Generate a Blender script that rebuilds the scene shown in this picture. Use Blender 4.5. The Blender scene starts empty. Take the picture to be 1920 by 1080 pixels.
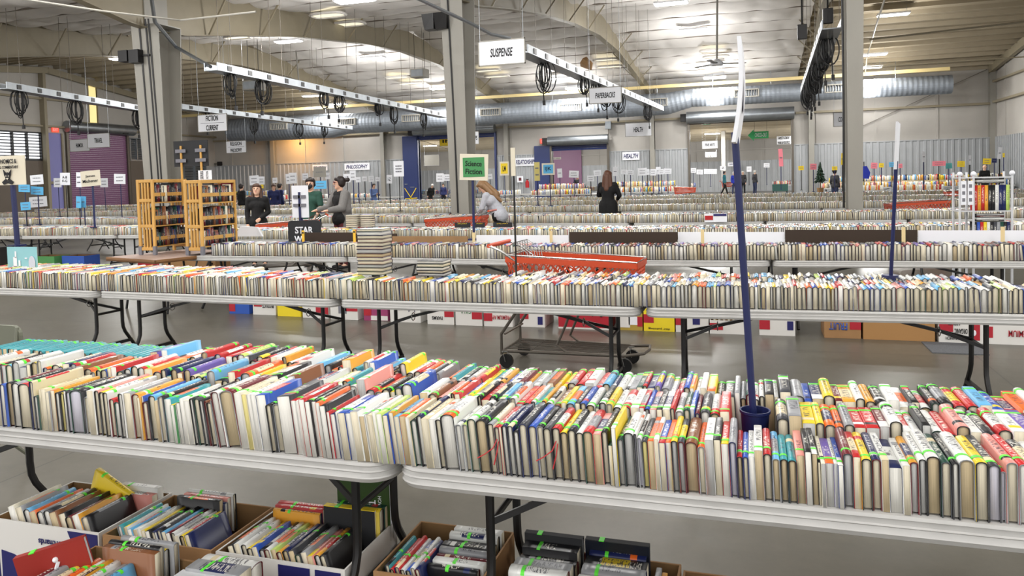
import bpy, math, random
import numpy as np
from mathutils import Vector, Matrix, noise

rnd = random.Random(11)
nrs = np.random.RandomState(5)
SC = bpy.context.scene
COL = SC.collection
PI = math.pi

# ------------------------------------------------------------------ camera
FPX, CX, CY, EYE = 1418., 960., 397., 1.66
yaw, pitch, roll = (math.radians(a) for a in (17.6, 2.45, 1.54))
F0 = np.array([-math.sin(yaw)*math.cos(pitch), math.cos(yaw)*math.cos(pitch), -math.sin(pitch)])
R0 = np.array([math.cos(yaw), math.sin(yaw), 0.])
U0 = np.cross(R0, F0)
RR = R0*math.cos(roll) - U0*math.sin(roll)
UU = U0*math.cos(roll) + R0*math.sin(roll)
def ray(x, y): return F0 + RR*((x-CX)/FPX) - UU*((y-CY)/FPX)
def onZ(x, y, Z):
    d = ray(x, y); return np.array([0, 0, EYE]) + d*((Z-EYE)/d[2])
def onY(x, y, Y):
    d = ray(x, y); return np.array([0, 0, EYE]) + d*(Y/d[1])
def onX(x, y, X):
    d = ray(x, y); return np.array([0, 0, EYE]) + d*(X/d[0])

cam = bpy.data.objects.new('camera', bpy.data.cameras.new('camera'))
COL.objects.link(cam)
m3 = Matrix((RR, UU, -F0)).transposed()
cam.matrix_world = Matrix.Translation((0, 0, EYE)) @ m3.to_4x4()
cam.data.sensor_width = 36; cam.data.lens = FPX/1920*36
cam.data.shift_y = -(540-CY)/1920
cam.data.clip_end = 300
SC.camera = cam
SC.view_settings.view_transform = 'Standard'; SC.view_settings.look = 'None'
SC.view_settings.gamma = 1; SC.view_settings.use_curve_mapping = False
SC.view_settings.exposure = -0.15

# ------------------------------------------------------------------ materials
def lin(v):
    v = v/255.
    return v/12.92 if v <= .04045 else ((v+.055)/1.055)**2.4
def rgb(r, g, b): return (lin(r), lin(g), lin(b))
MATS = {}
def mat(name, col, rough=.6, metal=0., noise_amt=0., scale=8., bump=0., emit=0., spec=.5, stretch=(1, 1, 1)):
    if name in MATS: return MATS[name]
    m = bpy.data.materials.new(name); m.use_nodes = True
    nt = m.node_tree; N = nt.nodes; Lk = nt.links
    b = N['Principled BSDF']
    b.inputs['Base Color'].default_value = (*col, 1)
    b.inputs['Roughness'].default_value = rough
    b.inputs['Metallic'].default_value = metal
    b.inputs['Specular IOR Level'].default_value = spec
    if emit:
        b.inputs['Emission Color'].default_value = (*col, 1); b.inputs['Emission Strength'].default_value = emit
    if noise_amt or bump:
        tc = N.new('ShaderNodeTexCoord'); mp = N.new('ShaderNodeMapping'); mp.inputs['Scale'].default_value = stretch
        nz = N.new('ShaderNodeTexNoise'); nz.inputs['Scale'].default_value = scale; nz.inputs['Detail'].default_value = 6
        Lk.new(tc.outputs['Object'], mp.inputs['Vector']); Lk.new(mp.outputs[0], nz.inputs['Vector'])
        if noise_amt:
            mr = N.new('ShaderNodeMapRange'); mr.inputs['To Min'].default_value = 1-noise_amt; mr.inputs['To Max'].default_value = 1+noise_amt
            mr.inputs['From Min'].default_value = .25; mr.inputs['From Max'].default_value = .75
            vm = N.new('ShaderNodeVectorMath'); vm.operation = 'SCALE'; vm.inputs[0].default_value = col
            Lk.new(nz.outputs['Fac'], mr.inputs['Value']); Lk.new(mr.outputs[0], vm.inputs['Scale']); Lk.new(vm.outputs[0], b.inputs['Base Color'])
        if bump:
            bp = N.new('ShaderNodeBump'); bp.inputs['Strength'].default_value = bump; bp.inputs['Distance'].default_value = .01
            Lk.new(nz.outputs['Fac'], bp.inputs['Height']); Lk.new(bp.outputs[0], b.inputs['Normal'])
    MATS[name] = m
    return m

def math_node(nt, op, a, b=None, clamp=False):
    n = nt.nodes.new('ShaderNodeMath'); n.operation = op; n.use_clamp = clamp
    for i, v in enumerate((a, b)):
        if v is None: continue
        if isinstance(v, (int, float)): n.inputs[i].default_value = v
        else: nt.links.new(v, n.inputs[i])
    return n.outputs[0]

def book_cover_material():
    m = bpy.data.materials.new('book_cover'); m.use_nodes = True
    nt = m.node_tree; N = nt.nodes; Lk = nt.links
    b = N['Principled BSDF']; b.inputs['Roughness'].default_value = .34
    at = N.new('ShaderNodeAttribute'); at.attribute_name = 'Col'
    uv = N.new('ShaderNodeUVMap'); uv.uv_map = 'UVMap'
    sp = N.new('ShaderNodeSeparateXYZ'); Lk.new(uv.outputs[0], sp.inputs[0])
    seed = math_node(nt, 'FLOOR', sp.outputs[0]); u = math_node(nt, 'FRACT', sp.outputs[0]); v = sp.outputs[1]
    wn = N.new('ShaderNodeTexWhiteNoise'); wn.noise_dimensions = '1D'; Lk.new(seed, wn.inputs['W'])
    ws = N.new('ShaderNodeSeparateColor'); Lk.new(wn.outputs['Color'], ws.inputs[0])
    cb = N.new('ShaderNodeCombineXYZ')
    Lk.new(math_node(nt, 'MULTIPLY', u, 34.), cb.inputs[0]); Lk.new(math_node(nt, 'MULTIPLY', v, 3.2), cb.inputs[1]); Lk.new(seed, cb.inputs[2])
    nz = N.new('ShaderNodeTexNoise'); nz.inputs['Scale'].default_value = 1.; nz.inputs['Detail'].default_value = 1.5; Lk.new(cb.outputs[0], nz.inputs['Vector'])
    ink = math_node(nt, 'GREATER_THAN', nz.outputs['Fac'], .53)
    half = math_node(nt, 'ADD', math_node(nt, 'MULTIPLY', ws.outputs[2], .12), .16)
    mv = math_node(nt, 'LESS_THAN', math_node(nt, 'ABSOLUTE', math_node(nt, 'SUBTRACT', v, .5)), half)
    lo = math_node(nt, 'ADD', math_node(nt, 'MULTIPLY', ws.outputs[0], .2), .2)
    hi = math_node(nt, 'ADD', math_node(nt, 'MULTIPLY', ws.outputs[1], .35), .58)
    mu = math_node(nt, 'MULTIPLY', math_node(nt, 'GREATER_THAN', u, lo), math_node(nt, 'LESS_THAN', u, hi))
    fac = math_node(nt, 'MULTIPLY', math_node(nt, 'MULTIPLY', ink, mv), mu)
    bw = N.new('ShaderNodeRGBToBW'); Lk.new(at.outputs['Color'], bw.inputs[0])
    dark = math_node(nt, 'LESS_THAN', bw.outputs[0], .22)
    tcol = N.new('ShaderNodeMix'); tcol.data_type = 'RGBA'
    tcol.inputs['A'].default_value = (.03, .03, .05, 1); tcol.inputs['B'].default_value = (.8, .78, .7, 1)
    Lk.new(dark, tcol.inputs['Factor'])
    mx = N.new('ShaderNodeMix'); mx.data_type = 'RGBA'
    Lk.new(math_node(nt, 'MULTIPLY', fac, .8), mx.inputs['Factor']); Lk.new(at.outputs['Color'], mx.inputs['A']); Lk.new(tcol.outputs['Result'], mx.inputs['B'])
    Lk.new(mx.outputs['Result'], b.inputs['Base Color'])
    return m
def pages_material():
    m = bpy.data.materials.new('book_pages'); m.use_nodes = True
    nt = m.node_tree; N = nt.nodes; Lk = nt.links
    b = N['Principled BSDF']; b.inputs['Roughness'].default_value = .85; b.inputs['Specular IOR Level'].default_value = .2
    at = N.new('ShaderNodeAttribute'); at.attribute_name = 'Col'
    tc = N.new('ShaderNodeTexCoord'); mp = N.new('ShaderNodeMapping'); mp.inputs['Scale'].default_value = (900, 30, 6)
    nz = N.new('ShaderNodeTexNoise'); nz.inputs['Scale'].default_value = 1.; nz.inputs['Detail'].default_value = 3
    Lk.new(tc.outputs['Object'], mp.inputs[0]); Lk.new(mp.outputs[0], nz.inputs['Vector'])
    mr = N.new('ShaderNodeMapRange'); mr.inputs['From Min'].default_value = .3; mr.inputs['From Max'].default_value = .7
    mr.inputs['To Min'].default_value = .82; mr.inputs['To Max'].default_value = 1.08
    Lk.new(nz.outputs['Fac'], mr.inputs['Value'])
    vm = N.new('ShaderNodeVectorMath'); vm.operation = 'SCALE'; Lk.new(at.outputs['Color'], vm.inputs[0]); Lk.new(mr.outputs[0], vm.inputs['Scale'])
    Lk.new(vm.outputs[0], b.inputs['Base Color'])
    return m
M_COVER = book_cover_material(); M_PAGES = pages_material()
M_TAPE = mat('green_tape', rgb(96, 232, 62), .5)

def floor_material():
    m = bpy.data.materials.new('polished_concrete'); m.use_nodes = True
    nt = m.node_tree; N = nt.nodes; Lk = nt.links; b = N['Principled BSDF']
    tc = N.new('ShaderNodeTexCoord')
    n1 = N.new('ShaderNodeTexNoise'); n1.inputs['Scale'].default_value = .55; n1.inputs['Detail'].default_value = 8; n1.inputs['Roughness'].default_value = .6
    n2 = N.new('ShaderNodeTexNoise'); n2.inputs['Scale'].default_value = 9; n2.inputs['Detail'].default_value = 8; n2.inputs['Roughness'].default_value = .7
    for n in (n1, n2): Lk.new(tc.outputs['Object'], n.inputs['Vector'])
    cr = N.new('ShaderNodeValToRGB'); e = cr.color_ramp.elements
    e[0].position = .32; e[0].color = (*rgb(79, 77, 69), 1); e[1].position = .7; e[1].color = (*rgb(102, 98, 89), 1)
    s = math_node(nt, 'ADD', math_node(nt, 'MULTIPLY', n1.outputs['Fac'], .6), math_node(nt, 'MULTIPLY', n2.outputs['Fac'], .4))
    Lk.new(s, cr.inputs['Fac'])
    # control joints sawn in the slab
    sp = N.new('ShaderNodeSeparateXYZ'); Lk.new(tc.outputs['Object'], sp.inputs[0])
    def joint(o, off, step):
        f = math_node(nt, 'FRACT', math_node(nt, 'DIVIDE', math_node(nt, 'SUBTRACT', o, off), step))
        return math_node(nt, 'LESS_THAN', f, .012/step)
    j = math_node(nt, 'MAXIMUM', joint(sp.outputs[0], 1.86-12, 6.), joint(sp.outputs[1], 7.42-12, 6.))
    mx = N.new('ShaderNodeMix'); mx.data_type = 'RGBA'; Lk.new(math_node(nt, 'MULTIPLY', j, .8), mx.inputs['Factor'])
    Lk.new(cr.outputs[0], mx.inputs['A']); mx.inputs['B'].default_value = (.05, .05, .045, 1)
    Lk.new(mx.outputs['Result'], b.inputs['Base Color'])
    rr = N.new('ShaderNodeMapRange'); rr.inputs['To Min'].default_value = .2; rr.inputs['To Max'].default_value = .5
    Lk.new(n1.outputs['Fac'], rr.inputs['Value']); Lk.new(rr.outputs[0], b.inputs['Roughness'])
    bp = N.new('ShaderNodeBump'); bp.inputs['Strength'].default_value = .08; bp.inputs['Distance'].default_value = .004
    Lk.new(n2.outputs['Fac'], bp.inputs['Height']); Lk.new(bp.outputs[0], b.inputs['Normal'])
    return m
M_FLOOR = floor_material()
M_TABLE = mat('table_plastic', rgb(190, 189, 187), .45, noise_amt=.06, scale=14, bump=.15)
M_BLK = mat('black_steel', rgb(26, 25, 26), .38, .2)
M_STEEL = mat('galvanised_steel', rgb(150, 155, 160), .35, .85, noise_amt=.12, scale=3)
M_CHROME = mat('chrome', rgb(170, 170, 168), .25, .95)
M_DKSTEEL = mat('dull_cart_steel', rgb(104, 98, 90), .42, .6)
M_ORANGE = mat('orange_plastic', rgb(196, 70, 32), .4)
M_FABRIC = mat('white_roof_insulation', rgb(216, 212, 208), .75, noise_amt=.08, scale=1.2, bump=.3)
M_DECK = mat('painted_roof_deck', rgb(158, 147, 126), .6, noise_amt=.06, scale=2)
M_PAINT = mat('cream_steel_paint', rgb(138, 129, 108), .5, noise_amt=.06, scale=3)
M_COLUMN = mat('grey_column_paint', rgb(150, 147, 139), .5, noise_amt=.07, scale=2.5, stretch=(1, 1, .3))
M_WALL = mat('white_wall_liner', rgb(170, 166, 160), .7, noise_amt=.07, scale=.9, bump=.15)
M_WAINS = mat('grey_corrugated_liner', rgb(168, 171, 174), .45, .15, noise_amt=.05, scale=2)
M_WHITE = mat('white_card', rgb(236, 238, 244), .6)
M_CARD = mat('cream_card', rgb(222, 214, 194), .7)
M_INK = mat('black_ink', rgb(22, 22, 26), .7)
M_GREY = mat('grey_print', rgb(120, 120, 128), .7)
M_NAVY = mat('navy_painted_wood', rgb(20, 30, 80), .45)
M_NAVYTXT = mat('navy_ink', rgb(30, 30, 96), .6)
M_WOOD = mat('honey_pine', rgb(205, 158, 84), .5, noise_amt=.14, scale=6, stretch=(1, 1, .15))
M_BROWNWOOD = mat('worn_brown_wood', rgb(136, 96, 58), .55, noise_amt=.2, scale=5, stretch=(.2, 1, 1))
M_LAMINATE = mat('mauve_laminate', rgb(172, 150, 140), .5, noise_amt=.08, scale=6)
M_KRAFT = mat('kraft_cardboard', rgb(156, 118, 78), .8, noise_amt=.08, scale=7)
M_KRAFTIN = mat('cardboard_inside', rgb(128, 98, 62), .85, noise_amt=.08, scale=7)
M_DKBOARD = mat('dark_brown_board', rgb(52, 38, 26), .7)
M_TAN = mat('tan_board', rgb(150, 116, 78), .75, noise_amt=.08, scale=9)
M_BLKBOARD = mat('black_card', rgb(36, 37, 40), .75)
M_DUCT = mat('spiral_duct_zinc', rgb(142, 149, 158), .55, .6, noise_amt=.12, scale=2.5)
M_BLUEDOOR = mat('blue_door_paint', rgb(38, 52, 104), .4)
M_PURPLE = mat('purple_roller_door', rgb(132, 92, 124), .45)
M_LED = mat('led_lens', (1, .98, .95), .5, emit=26.)
M_SKYL = mat('skylight_panel', (1., .94, .72), .5, emit=.9)
M_WARM = mat('warm_translucent_panel', (1., .82, .36), .5, emit=.75)
M_DAY = mat('daylight', (.93, .96, 1.), .5, emit=1.6)
M_EXIT = mat('exit_sign_glow', (1., .09, .05), .5, emit=.9)
M_CABLE = mat('black_cable', rgb(24, 24, 26), .55)
M_RED = mat('red_paint', rgb(178, 28, 34), .45)
M_GREEN = mat('sign_green', rgb(66, 140, 82), .6)
M_YELLOW = mat('sign_yellow', rgb(240, 208, 40), .6)
M_SKY = mat('sign_blue', rgb(92, 176, 222), .6)
M_PINK = mat('sign_pink', rgb(236, 132, 146), .6)
M_CLEAR = mat('frosted_acrylic', rgb(206, 208, 212), .25)

# ------------------------------------------------------------------ mesh builder
class MB:
    def __init__(s): s.v = []; s.f = []; s.m = []; s.k = 0
    def add(s, vs, fs, k=None):
        o = len(s.v); s.v += [tuple(p) for p in vs]; s.f += [tuple(i+o for i in f) for f in fs]; s.m += [s.k if k is None else k]*len(fs); return s
    def hexa(s, p, k=None):   # p: 4 bottom ccw + 4 top ccw
        return s.add(p, [(3, 2, 1, 0), (4, 5, 6, 7), (0, 1, 5, 4), (1, 2, 6, 5), (2, 3, 7, 6), (3, 0, 4, 7)], k)
    def box(s, x0, x1, y0, y1, z0, z1, k=None):
        return s.hexa([(x0, y0, z0), (x1, y0, z0), (x1, y1, z0), (x0, y1, z0), (x0, y0, z1), (x1, y0, z1), (x1, y1, z1), (x0, y1, z1)], k)
    def bar(s, a, b, w, h, up=(0, 0, 1), k=None):   # rectangular bar a->b, width w sideways, h along up
        a = Vector(a); b = Vector(b); d = (b-a).normalized(); up = Vector(up)
        r = d.cross(up)
        if r.length < 1e-4: up = Vector((0, 1, 0)); r = d.cross(up)
        r.normalize(); u = r.cross(d)
        r *= w/2; u *= h/2
        return s.hexa([a-r-u, a+r-u, b+r-u, b-r-u, a-r+u, a+r+u, b+r+u, b-r+u], k)
    def tube(s, pts, r, n=8, k=None, closed=False, cap=True):
        pts = [Vector(p) for p in pts]; N = len(pts); rs = r if isinstance(r, (list, tuple)) else [r]*N
        o = len(s.v); nrm = None; fs = []
        for i, p in enumerate(pts):
            if closed: d = pts[(i+1) % N]-pts[i-1]
            else: d = pts[min(i+1, N-1)]-pts[max(i-1, 0)]
            if d.length < 1e-9: d = Vector((0, 0, 1))
            d.normalize()
            if nrm is None: nrm = d.orthogonal()
            nrm = nrm - d*nrm.dot(d)
            if nrm.length < 1e-6: nrm = d.orthogonal()
            nrm.normalize(); bn = d.cross(nrm)
            for j in range(n):
                a = 2*PI*j/n; s.v.append(tuple(p + (nrm*math.cos(a)+bn*math.sin(a))*rs[i]))
        for i in range(N if closed else N-1):
            i2 = (i+1) % N
            for j in range(n): fs.append((o+i*n+j, o+i*n+(j+1) % n, o+i2*n+(j+1) % n, o+i2*n+j))
        if cap and not closed:
            fs.append(tuple(o+j for j in reversed(range(n)))); fs.append(tuple(o+(N-1)*n+j for j in range(n)))
        s.f += fs; s.m += [s.k if k is None else k]*len(fs); return s
    def prism(s, poly, a, b, k=None):   # extrude polygon by function: poly of 3D points, offset vector a..b
        n = len(poly); a = Vector(a); b = Vector(b)
        vs = [Vector(p)+a for p in poly]+[Vector(p)+b for p in poly]
        return s.add(vs, [tuple(reversed(range(n))), tuple(range(n, 2*n))]+[(i, (i+1) % n, n+(i+1) % n, n+i) for i in range(n)], k)
    def ball(s, c, r, n=10, m=7, k=None, sc=(1, 1, 1)):
        vs = []; fs = []
        for i in range(m+1):
            t = PI*i/m
            for j in range(n): vs.append((c[0]+r*sc[0]*math.sin(t)*math.cos(2*PI*j/n), c[1]+r*sc[1]*math.sin(t)*math.sin(2*PI*j/n), c[2]+r*sc[2]*math.cos(t)))
        for i in range(m):
            for j in range(n): fs.append((i*n+j, (i+1)*n+j, (i+1)*n+(j+1) % n, i*n+(j+1) % n))
        return s.add(vs, fs, k)
    def lathe(s, c, prof, n=20, k=None):   # prof [(r,z)], about vertical axis at c
        vs = []; fs = []
        for r, z in prof:
            for j in range(n): vs.append((c[0]+r*math.cos(2*PI*j/n), c[1]+r*math.sin(2*PI*j/n), c[2]+z))
        for i in range(len(prof)-1):
            for j in range(n): fs.append((i*n+j, i*n+(j+1) % n, (i+1)*n+(j+1) % n, (i+1)*n+j))
        return s.add(vs, fs, k)
    def xform(s, M):
        s.v = [tuple(M @ Vector(p)) for p in s.v]; return s
    def build(s, name, mats, parent=None, smooth=False, bevel=0):
        me = bpy.data.meshes.new(name); me.from_pydata(s.v, [], s.f)
        if not isinstance(mats, (list, tuple)): mats = [mats]
        for m in mats: me.materials.append(m)
        if len(mats) > 1: me.polygons.foreach_set('material_index', s.m)
        if smooth:
            me.polygons.foreach_set('use_smooth', [True]*len(me.polygons)); me.set_sharp_from_angle(angle=math.radians(40))
        me.update()
        o = bpy.data.objects.new(name, me); COL.objects.link(o)
        if parent: o.parent = parent
        if bevel:
            md = o.modifiers.new('bevel', 'BEVEL'); md.width = bevel; md.segments = 2; md.limit_method = 'ANGLE'
        return o

def tag(o, label, cat, group=None, kind=None):
    o['label'] = label; o['category'] = cat
    if group: o['group'] = group
    if kind: o['kind'] = kind
    return o
def thing(name, label, cat, loc=(0, 0, 0), rz=0., group=None):
    o = bpy.data.objects.new(name, None); COL.objects.link(o); o.empty_display_size = .1
    o.location = loc; o.rotation_euler = (0, 0, rz)
    return tag(o, label, cat, group)
def struct(name, mb, mats, label, cat, smooth=False):
    return tag(mb.build(name, mats, smooth=smooth), label, cat, kind='structure')
def copy_tree(o, parent=None):
    c = o.copy(); COL.objects.link(c)
    if parent: c.parent = parent
    for ch in list(o.children): copy_tree(ch, c)
    return c
def nth(n): return f"{n}{'th' if 10 <= n % 100 <= 20 else {1: 'st', 2: 'nd', 3: 'rd'}.get(n % 10, 'th')}"

_fonts = {}
def text(body, width, height, parent, loc, m, rot=(PI/2, 0, 0), name='lettering', shear=0., depth=.002, offset=0.):
    cu = bpy.data.curves.new('t', 'FONT'); cu.body = body; cu.align_x = 'CENTER'; cu.align_y = 'CENTER'; cu.size = 1; cu.shear = shear; cu.offset = offset
    cu.resolution_u = 3; cu.space_line = .95
    ob = bpy.data.objects.new('t', cu); COL.objects.link(ob)
    me = bpy.data.meshes.new_from_object(ob.evaluated_get(bpy.context.evaluated_depsgraph_get()))
    bpy.data.objects.remove(ob); bpy.data.curves.remove(cu)
    co = np.empty(len(me.vertices)*3); me.vertices.foreach_get('co', co); co = co.reshape(-1, 3)
    mn, mx = co.min(0), co.max(0); c = (mn+mx)/2
    sx = width/max(mx[0]-mn[0], 1e-6); sy = height/max(mx[1]-mn[1], 1e-6)
    co = (co-c)*np.array([sx, sy, 1]); me.vertices.foreach_set('co', co.ravel())
    me.materials.clear(); me.materials.append(m); me.name = name; me.update()
    o = bpy.data.objects.new(name, me); COL.objects.link(o)
    if parent: o.parent = parent
    o.location = loc; o.rotation_euler = rot
    md = o.modifiers.new('solid', 'SOLIDIFY'); md.thickness = depth; md.offset = 1
    return o

exec_sections = []
# ================================================================== SETTING
XL, XR, YB, YFAR = -37.9, 12.55, 47., 72.
def zr(Y):
    if Y > 47: return 7.1
    if Y > 33: return 8.9-(Y-33)*1.8/14
    if Y > 17: return 7.3+(Y-17)*.1
    if Y > 1: return 7.3+(17-Y)*.1
    return 8.9-(1-Y)*.1
def onRoof(px, py, off=0.):
    d = ray(px, py); t = 5.
    while t < 90:
        p = np.array([0, 0, EYE])+d*t
        if p[2] >= zr(p[1])-off: return p
        t += .05
    return p

struct('floor', MB().box(-46, 24, -9, 76, -.12, 0), M_FLOOR, 'grey polished concrete floor of the hall with sawn joints', 'floor')

# roof: padded white insulation between the frames, bare deck with purlins on both sides
def make_ceiling():
    b = MB(); xs = np.arange(-24.2, 2.61, .175); ys = np.arange(-6, 47.01, .125)
    for Y in ys:
        for X in xs:
            p = (Y % 1.5)/1.5; q = ((X+.4*math.sin(.7*Y)) % 1.75)/1.75
            n = noise.noise((X*.35, Y*.45, 0)); n2 = noise.noise((X*1.3, Y*2.1, 7))
            sag = .19*(math.sin(PI*p)**.5)*(.75+.6*n)*(.35+.65*math.sin(PI*q)**.45)+.05*n2
            b.v.append((X, Y, zr(Y)-.06-sag))
    nx = len(xs)
    for i in range(len(ys)-1):
        for j in range(nx-1): b.f.append((i*nx+j, i*nx+j+1, (i+1)*nx+j+1, (i+1)*nx+j)); b.m.append(0)
    # outer deck
    prof = [-6, 1, 17, 33, 47]
    for x0, x1 in ((XL-.2, -24.2), (2.6, XR+.2)):
        for y0, y1 in zip(prof[:-1], prof[1:]):
            b.hexa([(x0, y0, zr(y0)), (x1, y0, zr(y0)), (x1, y1, zr(y1)), (x0, y1, zr(y1)), (x0, y0, zr(y0)+.1), (x1, y0, zr(y0)+.1), (x1, y1, zr(y1)+.1), (x0, y1, zr(y1)+.1)], 1)
        for Y in np.arange(17.5, 47, .95):
            b.box(x0, x1, Y-.035, Y+.035, zr(Y)-.19, zr(Y)+.01, 1)
    b.box(-24.2, 2.6, -6, 1, 8.95, 9.0, 1)
    for y0, y1 in zip(prof[:-1], prof[1:]):
        x0, x1 = -24.2, 2.6
        b.hexa([(x0, y0, zr(y0)+.12), (x1, y0, zr(y0)+.12), (x1, y1, zr(y1)+.12), (x0, y1, zr(y1)+.12), (x0, y0, zr(y0)+.2), (x1, y0, zr(y0)+.2), (x1, y1, zr(y1)+.2), (x0, y1, zr(y1)+.2)], 1)
    b.hexa([(XL-.2, 47, 7.1), (XR+.2, 47, 7.1), (XR+.2, 72.3, 4.75), (XL-.2, 72.3, 4.75), (XL-.2, 47, 7.2), (XR+.2, 47, 7.2), (XR+.2, 72.3, 4.85), (XL-.2, 72.3, 4.85)], 1)
    for Y in np.arange(48, 72, 1.2): b.box(XL, XR, Y-.04, Y+.04, 7.1-(Y-47)*.094-.22, 7.1-(Y-47)*.094, 1)
    return struct('ceiling', b, [M_FABRIC, M_DECK], 'high roof of quilted white insulation with painted purlin decking at both sides', 'ceiling', smooth=True)
make_ceiling()
# dark strips on the purlin lines paint the crease shade of the insulation
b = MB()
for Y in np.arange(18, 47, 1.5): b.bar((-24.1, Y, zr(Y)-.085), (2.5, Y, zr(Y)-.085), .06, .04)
struct('trim_1', b, mat('crease_shade', rgb(118, 108, 98), .7), 'thin dark strips painting crease shade along the purlin lines of the roof insulation', 'crease shade strip')

def wall_xz(b, y0, y1, X0, X1, Z0, Z1, holes, k=0):
    xs = sorted({X0, X1, *[h[0] for h in holes], *[h[1] for h in holes]})
    for a, c in zip(xs[:-1], xs[1:]):
        hs = [h for h in holes if h[0] <= a+1e-6 and h[1] >= c-1e-6]
        z = Z0
        for h in sorted(hs, key=lambda h: h[2]):
            if h[2] > z+1e-3: b.box(a, c, y0, y1, z, h[2], k)
            z = h[3]
        if z < Z1-1e-3: b.box(a, c, y0, y1, z, Z1, k)
OP_A = (-21.4, -15.95, 0, 4.72); OP_B = (-12.1, -8.55, 0, 3.72); OP_C = (-3.5, 2.25, 0, 4.78)
OPS = [OP_A, OP_B, OP_C]
b = MB(); wall_xz(b, YB, YB+.2, XL-.2, XR+.2, 0, 7.12, OPS)
for X in np.arange(XL+1.5, XR, 3.08):
    if not any(h[0]-.2 < X < h[1]+.2 for h in OPS): b.box(X-.06, X+.06, YB-.05, YB, 3.25, 7.1)
struct('wall_back', b, M_WALL, 'white lined back wall with three roller door openings', 'wall')
b = MB()
def corr(b, x0, x1, z1, y, step=.34):
    b.box(x0, x1, y-.02, y, 0, z1)
    X = x0+.1
    while X < x1-.05:
        b.hexa([(X-.055, y-.06, 0), (X+.055, y-.06, 0), (X+.085, y-.02, 0), (X-.085, y-.02, 0), (X-.055, y-.06, z1), (X+.055, y-.06, z1), (X+.085, y-.02, z1), (X-.085, y-.02, z1)]); X += step
for x0, x1 in ((XL, -22.6), (-15.95, -13.3), (-8.5, -3.55), (2.3, XR)): corr(b, x0, x1, 3.2, YB)
b.box(XL, -22.6, YB-.08, YB, 3.2, 3.25); b.box(-15.9, -13.3, YB-.08, YB, 3.2, 3.25); b.box(-8.5, -3.55, YB-.08, YB, 3.2, 3.25); b.box(2.3, XR, YB-.08, YB, 3.2, 3.25)
struct('trim_2', b, M_WAINS, 'grey corrugated metal wainscot along the back wall', 'wall panel')
b = MB()
for x0, x1 in ((XL, -21.6), (-15.8, -3.7), (2.5, XR)): b.box(x0, x1, YB-.18, YB-.0, 5.0, 5.12)
struct('trim_3', b, M_PAINT, 'cream wall girt running along the back wall above the doors', 'girt')
for i, X in enumerate((-32.7, -23.95, -15.07, -5.72, 3.32, 12.4)):
    w = .14
    b = MB(); b.box(X-w, X+w, YB-.42, YB-.39, 0, 6.9); b.box(X-w, X+w, YB-.05, YB-.02, 0, 6.9); b.box(X-.012, X+.012, YB-.4, YB-.04, 0, 6.9)
    struct('wall_column', b, M_COLUMN, f'cream steel column standing against the back wall, {nth(i+1)} from the left', 'column')
# eave strut below the roof edge, painted yellowish, carrying the lights
struct('trim_4', MB().box(XL, 9.6, 43.2, 43.34, 6.55, 6.72), mat('yellowed_pipe', rgb(214, 194, 138), .5), 'long yellowed horizontal pipe under the roof above the duct', 'pipe')

# left gable wall with shutters, doors and a tall translucent strip
WIN1 = (30.0, 32.6, 3.45, 4.95); DOORB = (32.85, 33.9, 0, 5.0); DOORP = (34.3, 38.6, 0, 5.15); LOUV1 = (38.95, 40.6, 3.55, 4.95); LOUV2 = (42.6, 45.9, 2.0, 4.6)
STRIP = (35.95, 36.55, 5.6, 8.3)
b = MB()
ys = sorted({12., 47.2, *[h[i] for h in (WIN1, DOORB, DOORP, LOUV1, LOUV2, STRIP) for i in (0, 1)], 33., 17.})
for a, c in zip(ys[:-1], ys[1:]):
    hs = sorted([h for h in (WIN1, DOORB, DOORP, LOUV1, LOUV2, STRIP) if h[0] <= a+1e-6 and h[1] >= c-1e-6], key=lambda h: h[2])
    z = 0
    for h in hs:
        if h[2] > z: b.box(XL-.2, XL, a, c, z, h[2])
        z = h[3]
    b.hexa([(XL-.2, a, z), (XL, a, z), (XL, c, z), (XL-.2, c, z), (XL-.2, a, zr(a)+.1), (XL, a, zr(a)+.1), (XL, c, zr(c)+.1), (XL-.2, c, zr(c)+.1)])
for Y in (26.5, 29, 32.72, 34.1, 40.8, 41.9, 44.2): b.box(XL, XL+.05, Y-.05, Y+.05, 5.3, zr(Y)-.1)
struct('wall_left', b, M_WALL, 'white lined left wall with girts, shutters and roller door', 'wall')
b = MB()
for z in (6.82, 5.3): b.box(XL, XL+.2, 14, 47, z, z+.11)
for Y in (32.7, 40.75): b.box(XL, XL+.35, Y-.09, Y+.09, 0, zr(Y)-.5)
for y0, y1 in ((14, 17), (17, 33), (33, 47)): b.bar((XL+.25, y0, zr(y0)-.42), (XL+.25, y1, zr(y1)-.42), .2, .34)
struct('trim_5', b, M_PAINT, 'cream girts, posts and sloping rake beam of the left wall', 'girt')
b = MB(); b.box(XL-.02, XL+.03, 40.7, 42.5, 0, 3.2); b.box(XL-.02, XL+.03, 46, 47, 0, 3.2)
for Y in np.arange(40.8, 42.5, .34): b.box(XL+.03, XL+.07, Y, Y+.1, 0, 3.2)
struct('trim_6', b, M_WAINS, 'grey corrugated wainscot on the left wall', 'wall panel')
b = MB(); b.box(XL-.02, XL+.04, 29.5, 32.6, 0, 3.4); b.box(XL-.02, XL+.04, 38.9, 40.65, 0, 3.5)
struct('trim_7', b, mat('dark_plywood', rgb(96, 86, 76), .6), 'dark brown plywood panels low on the left wall', 'wall panel')

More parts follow.
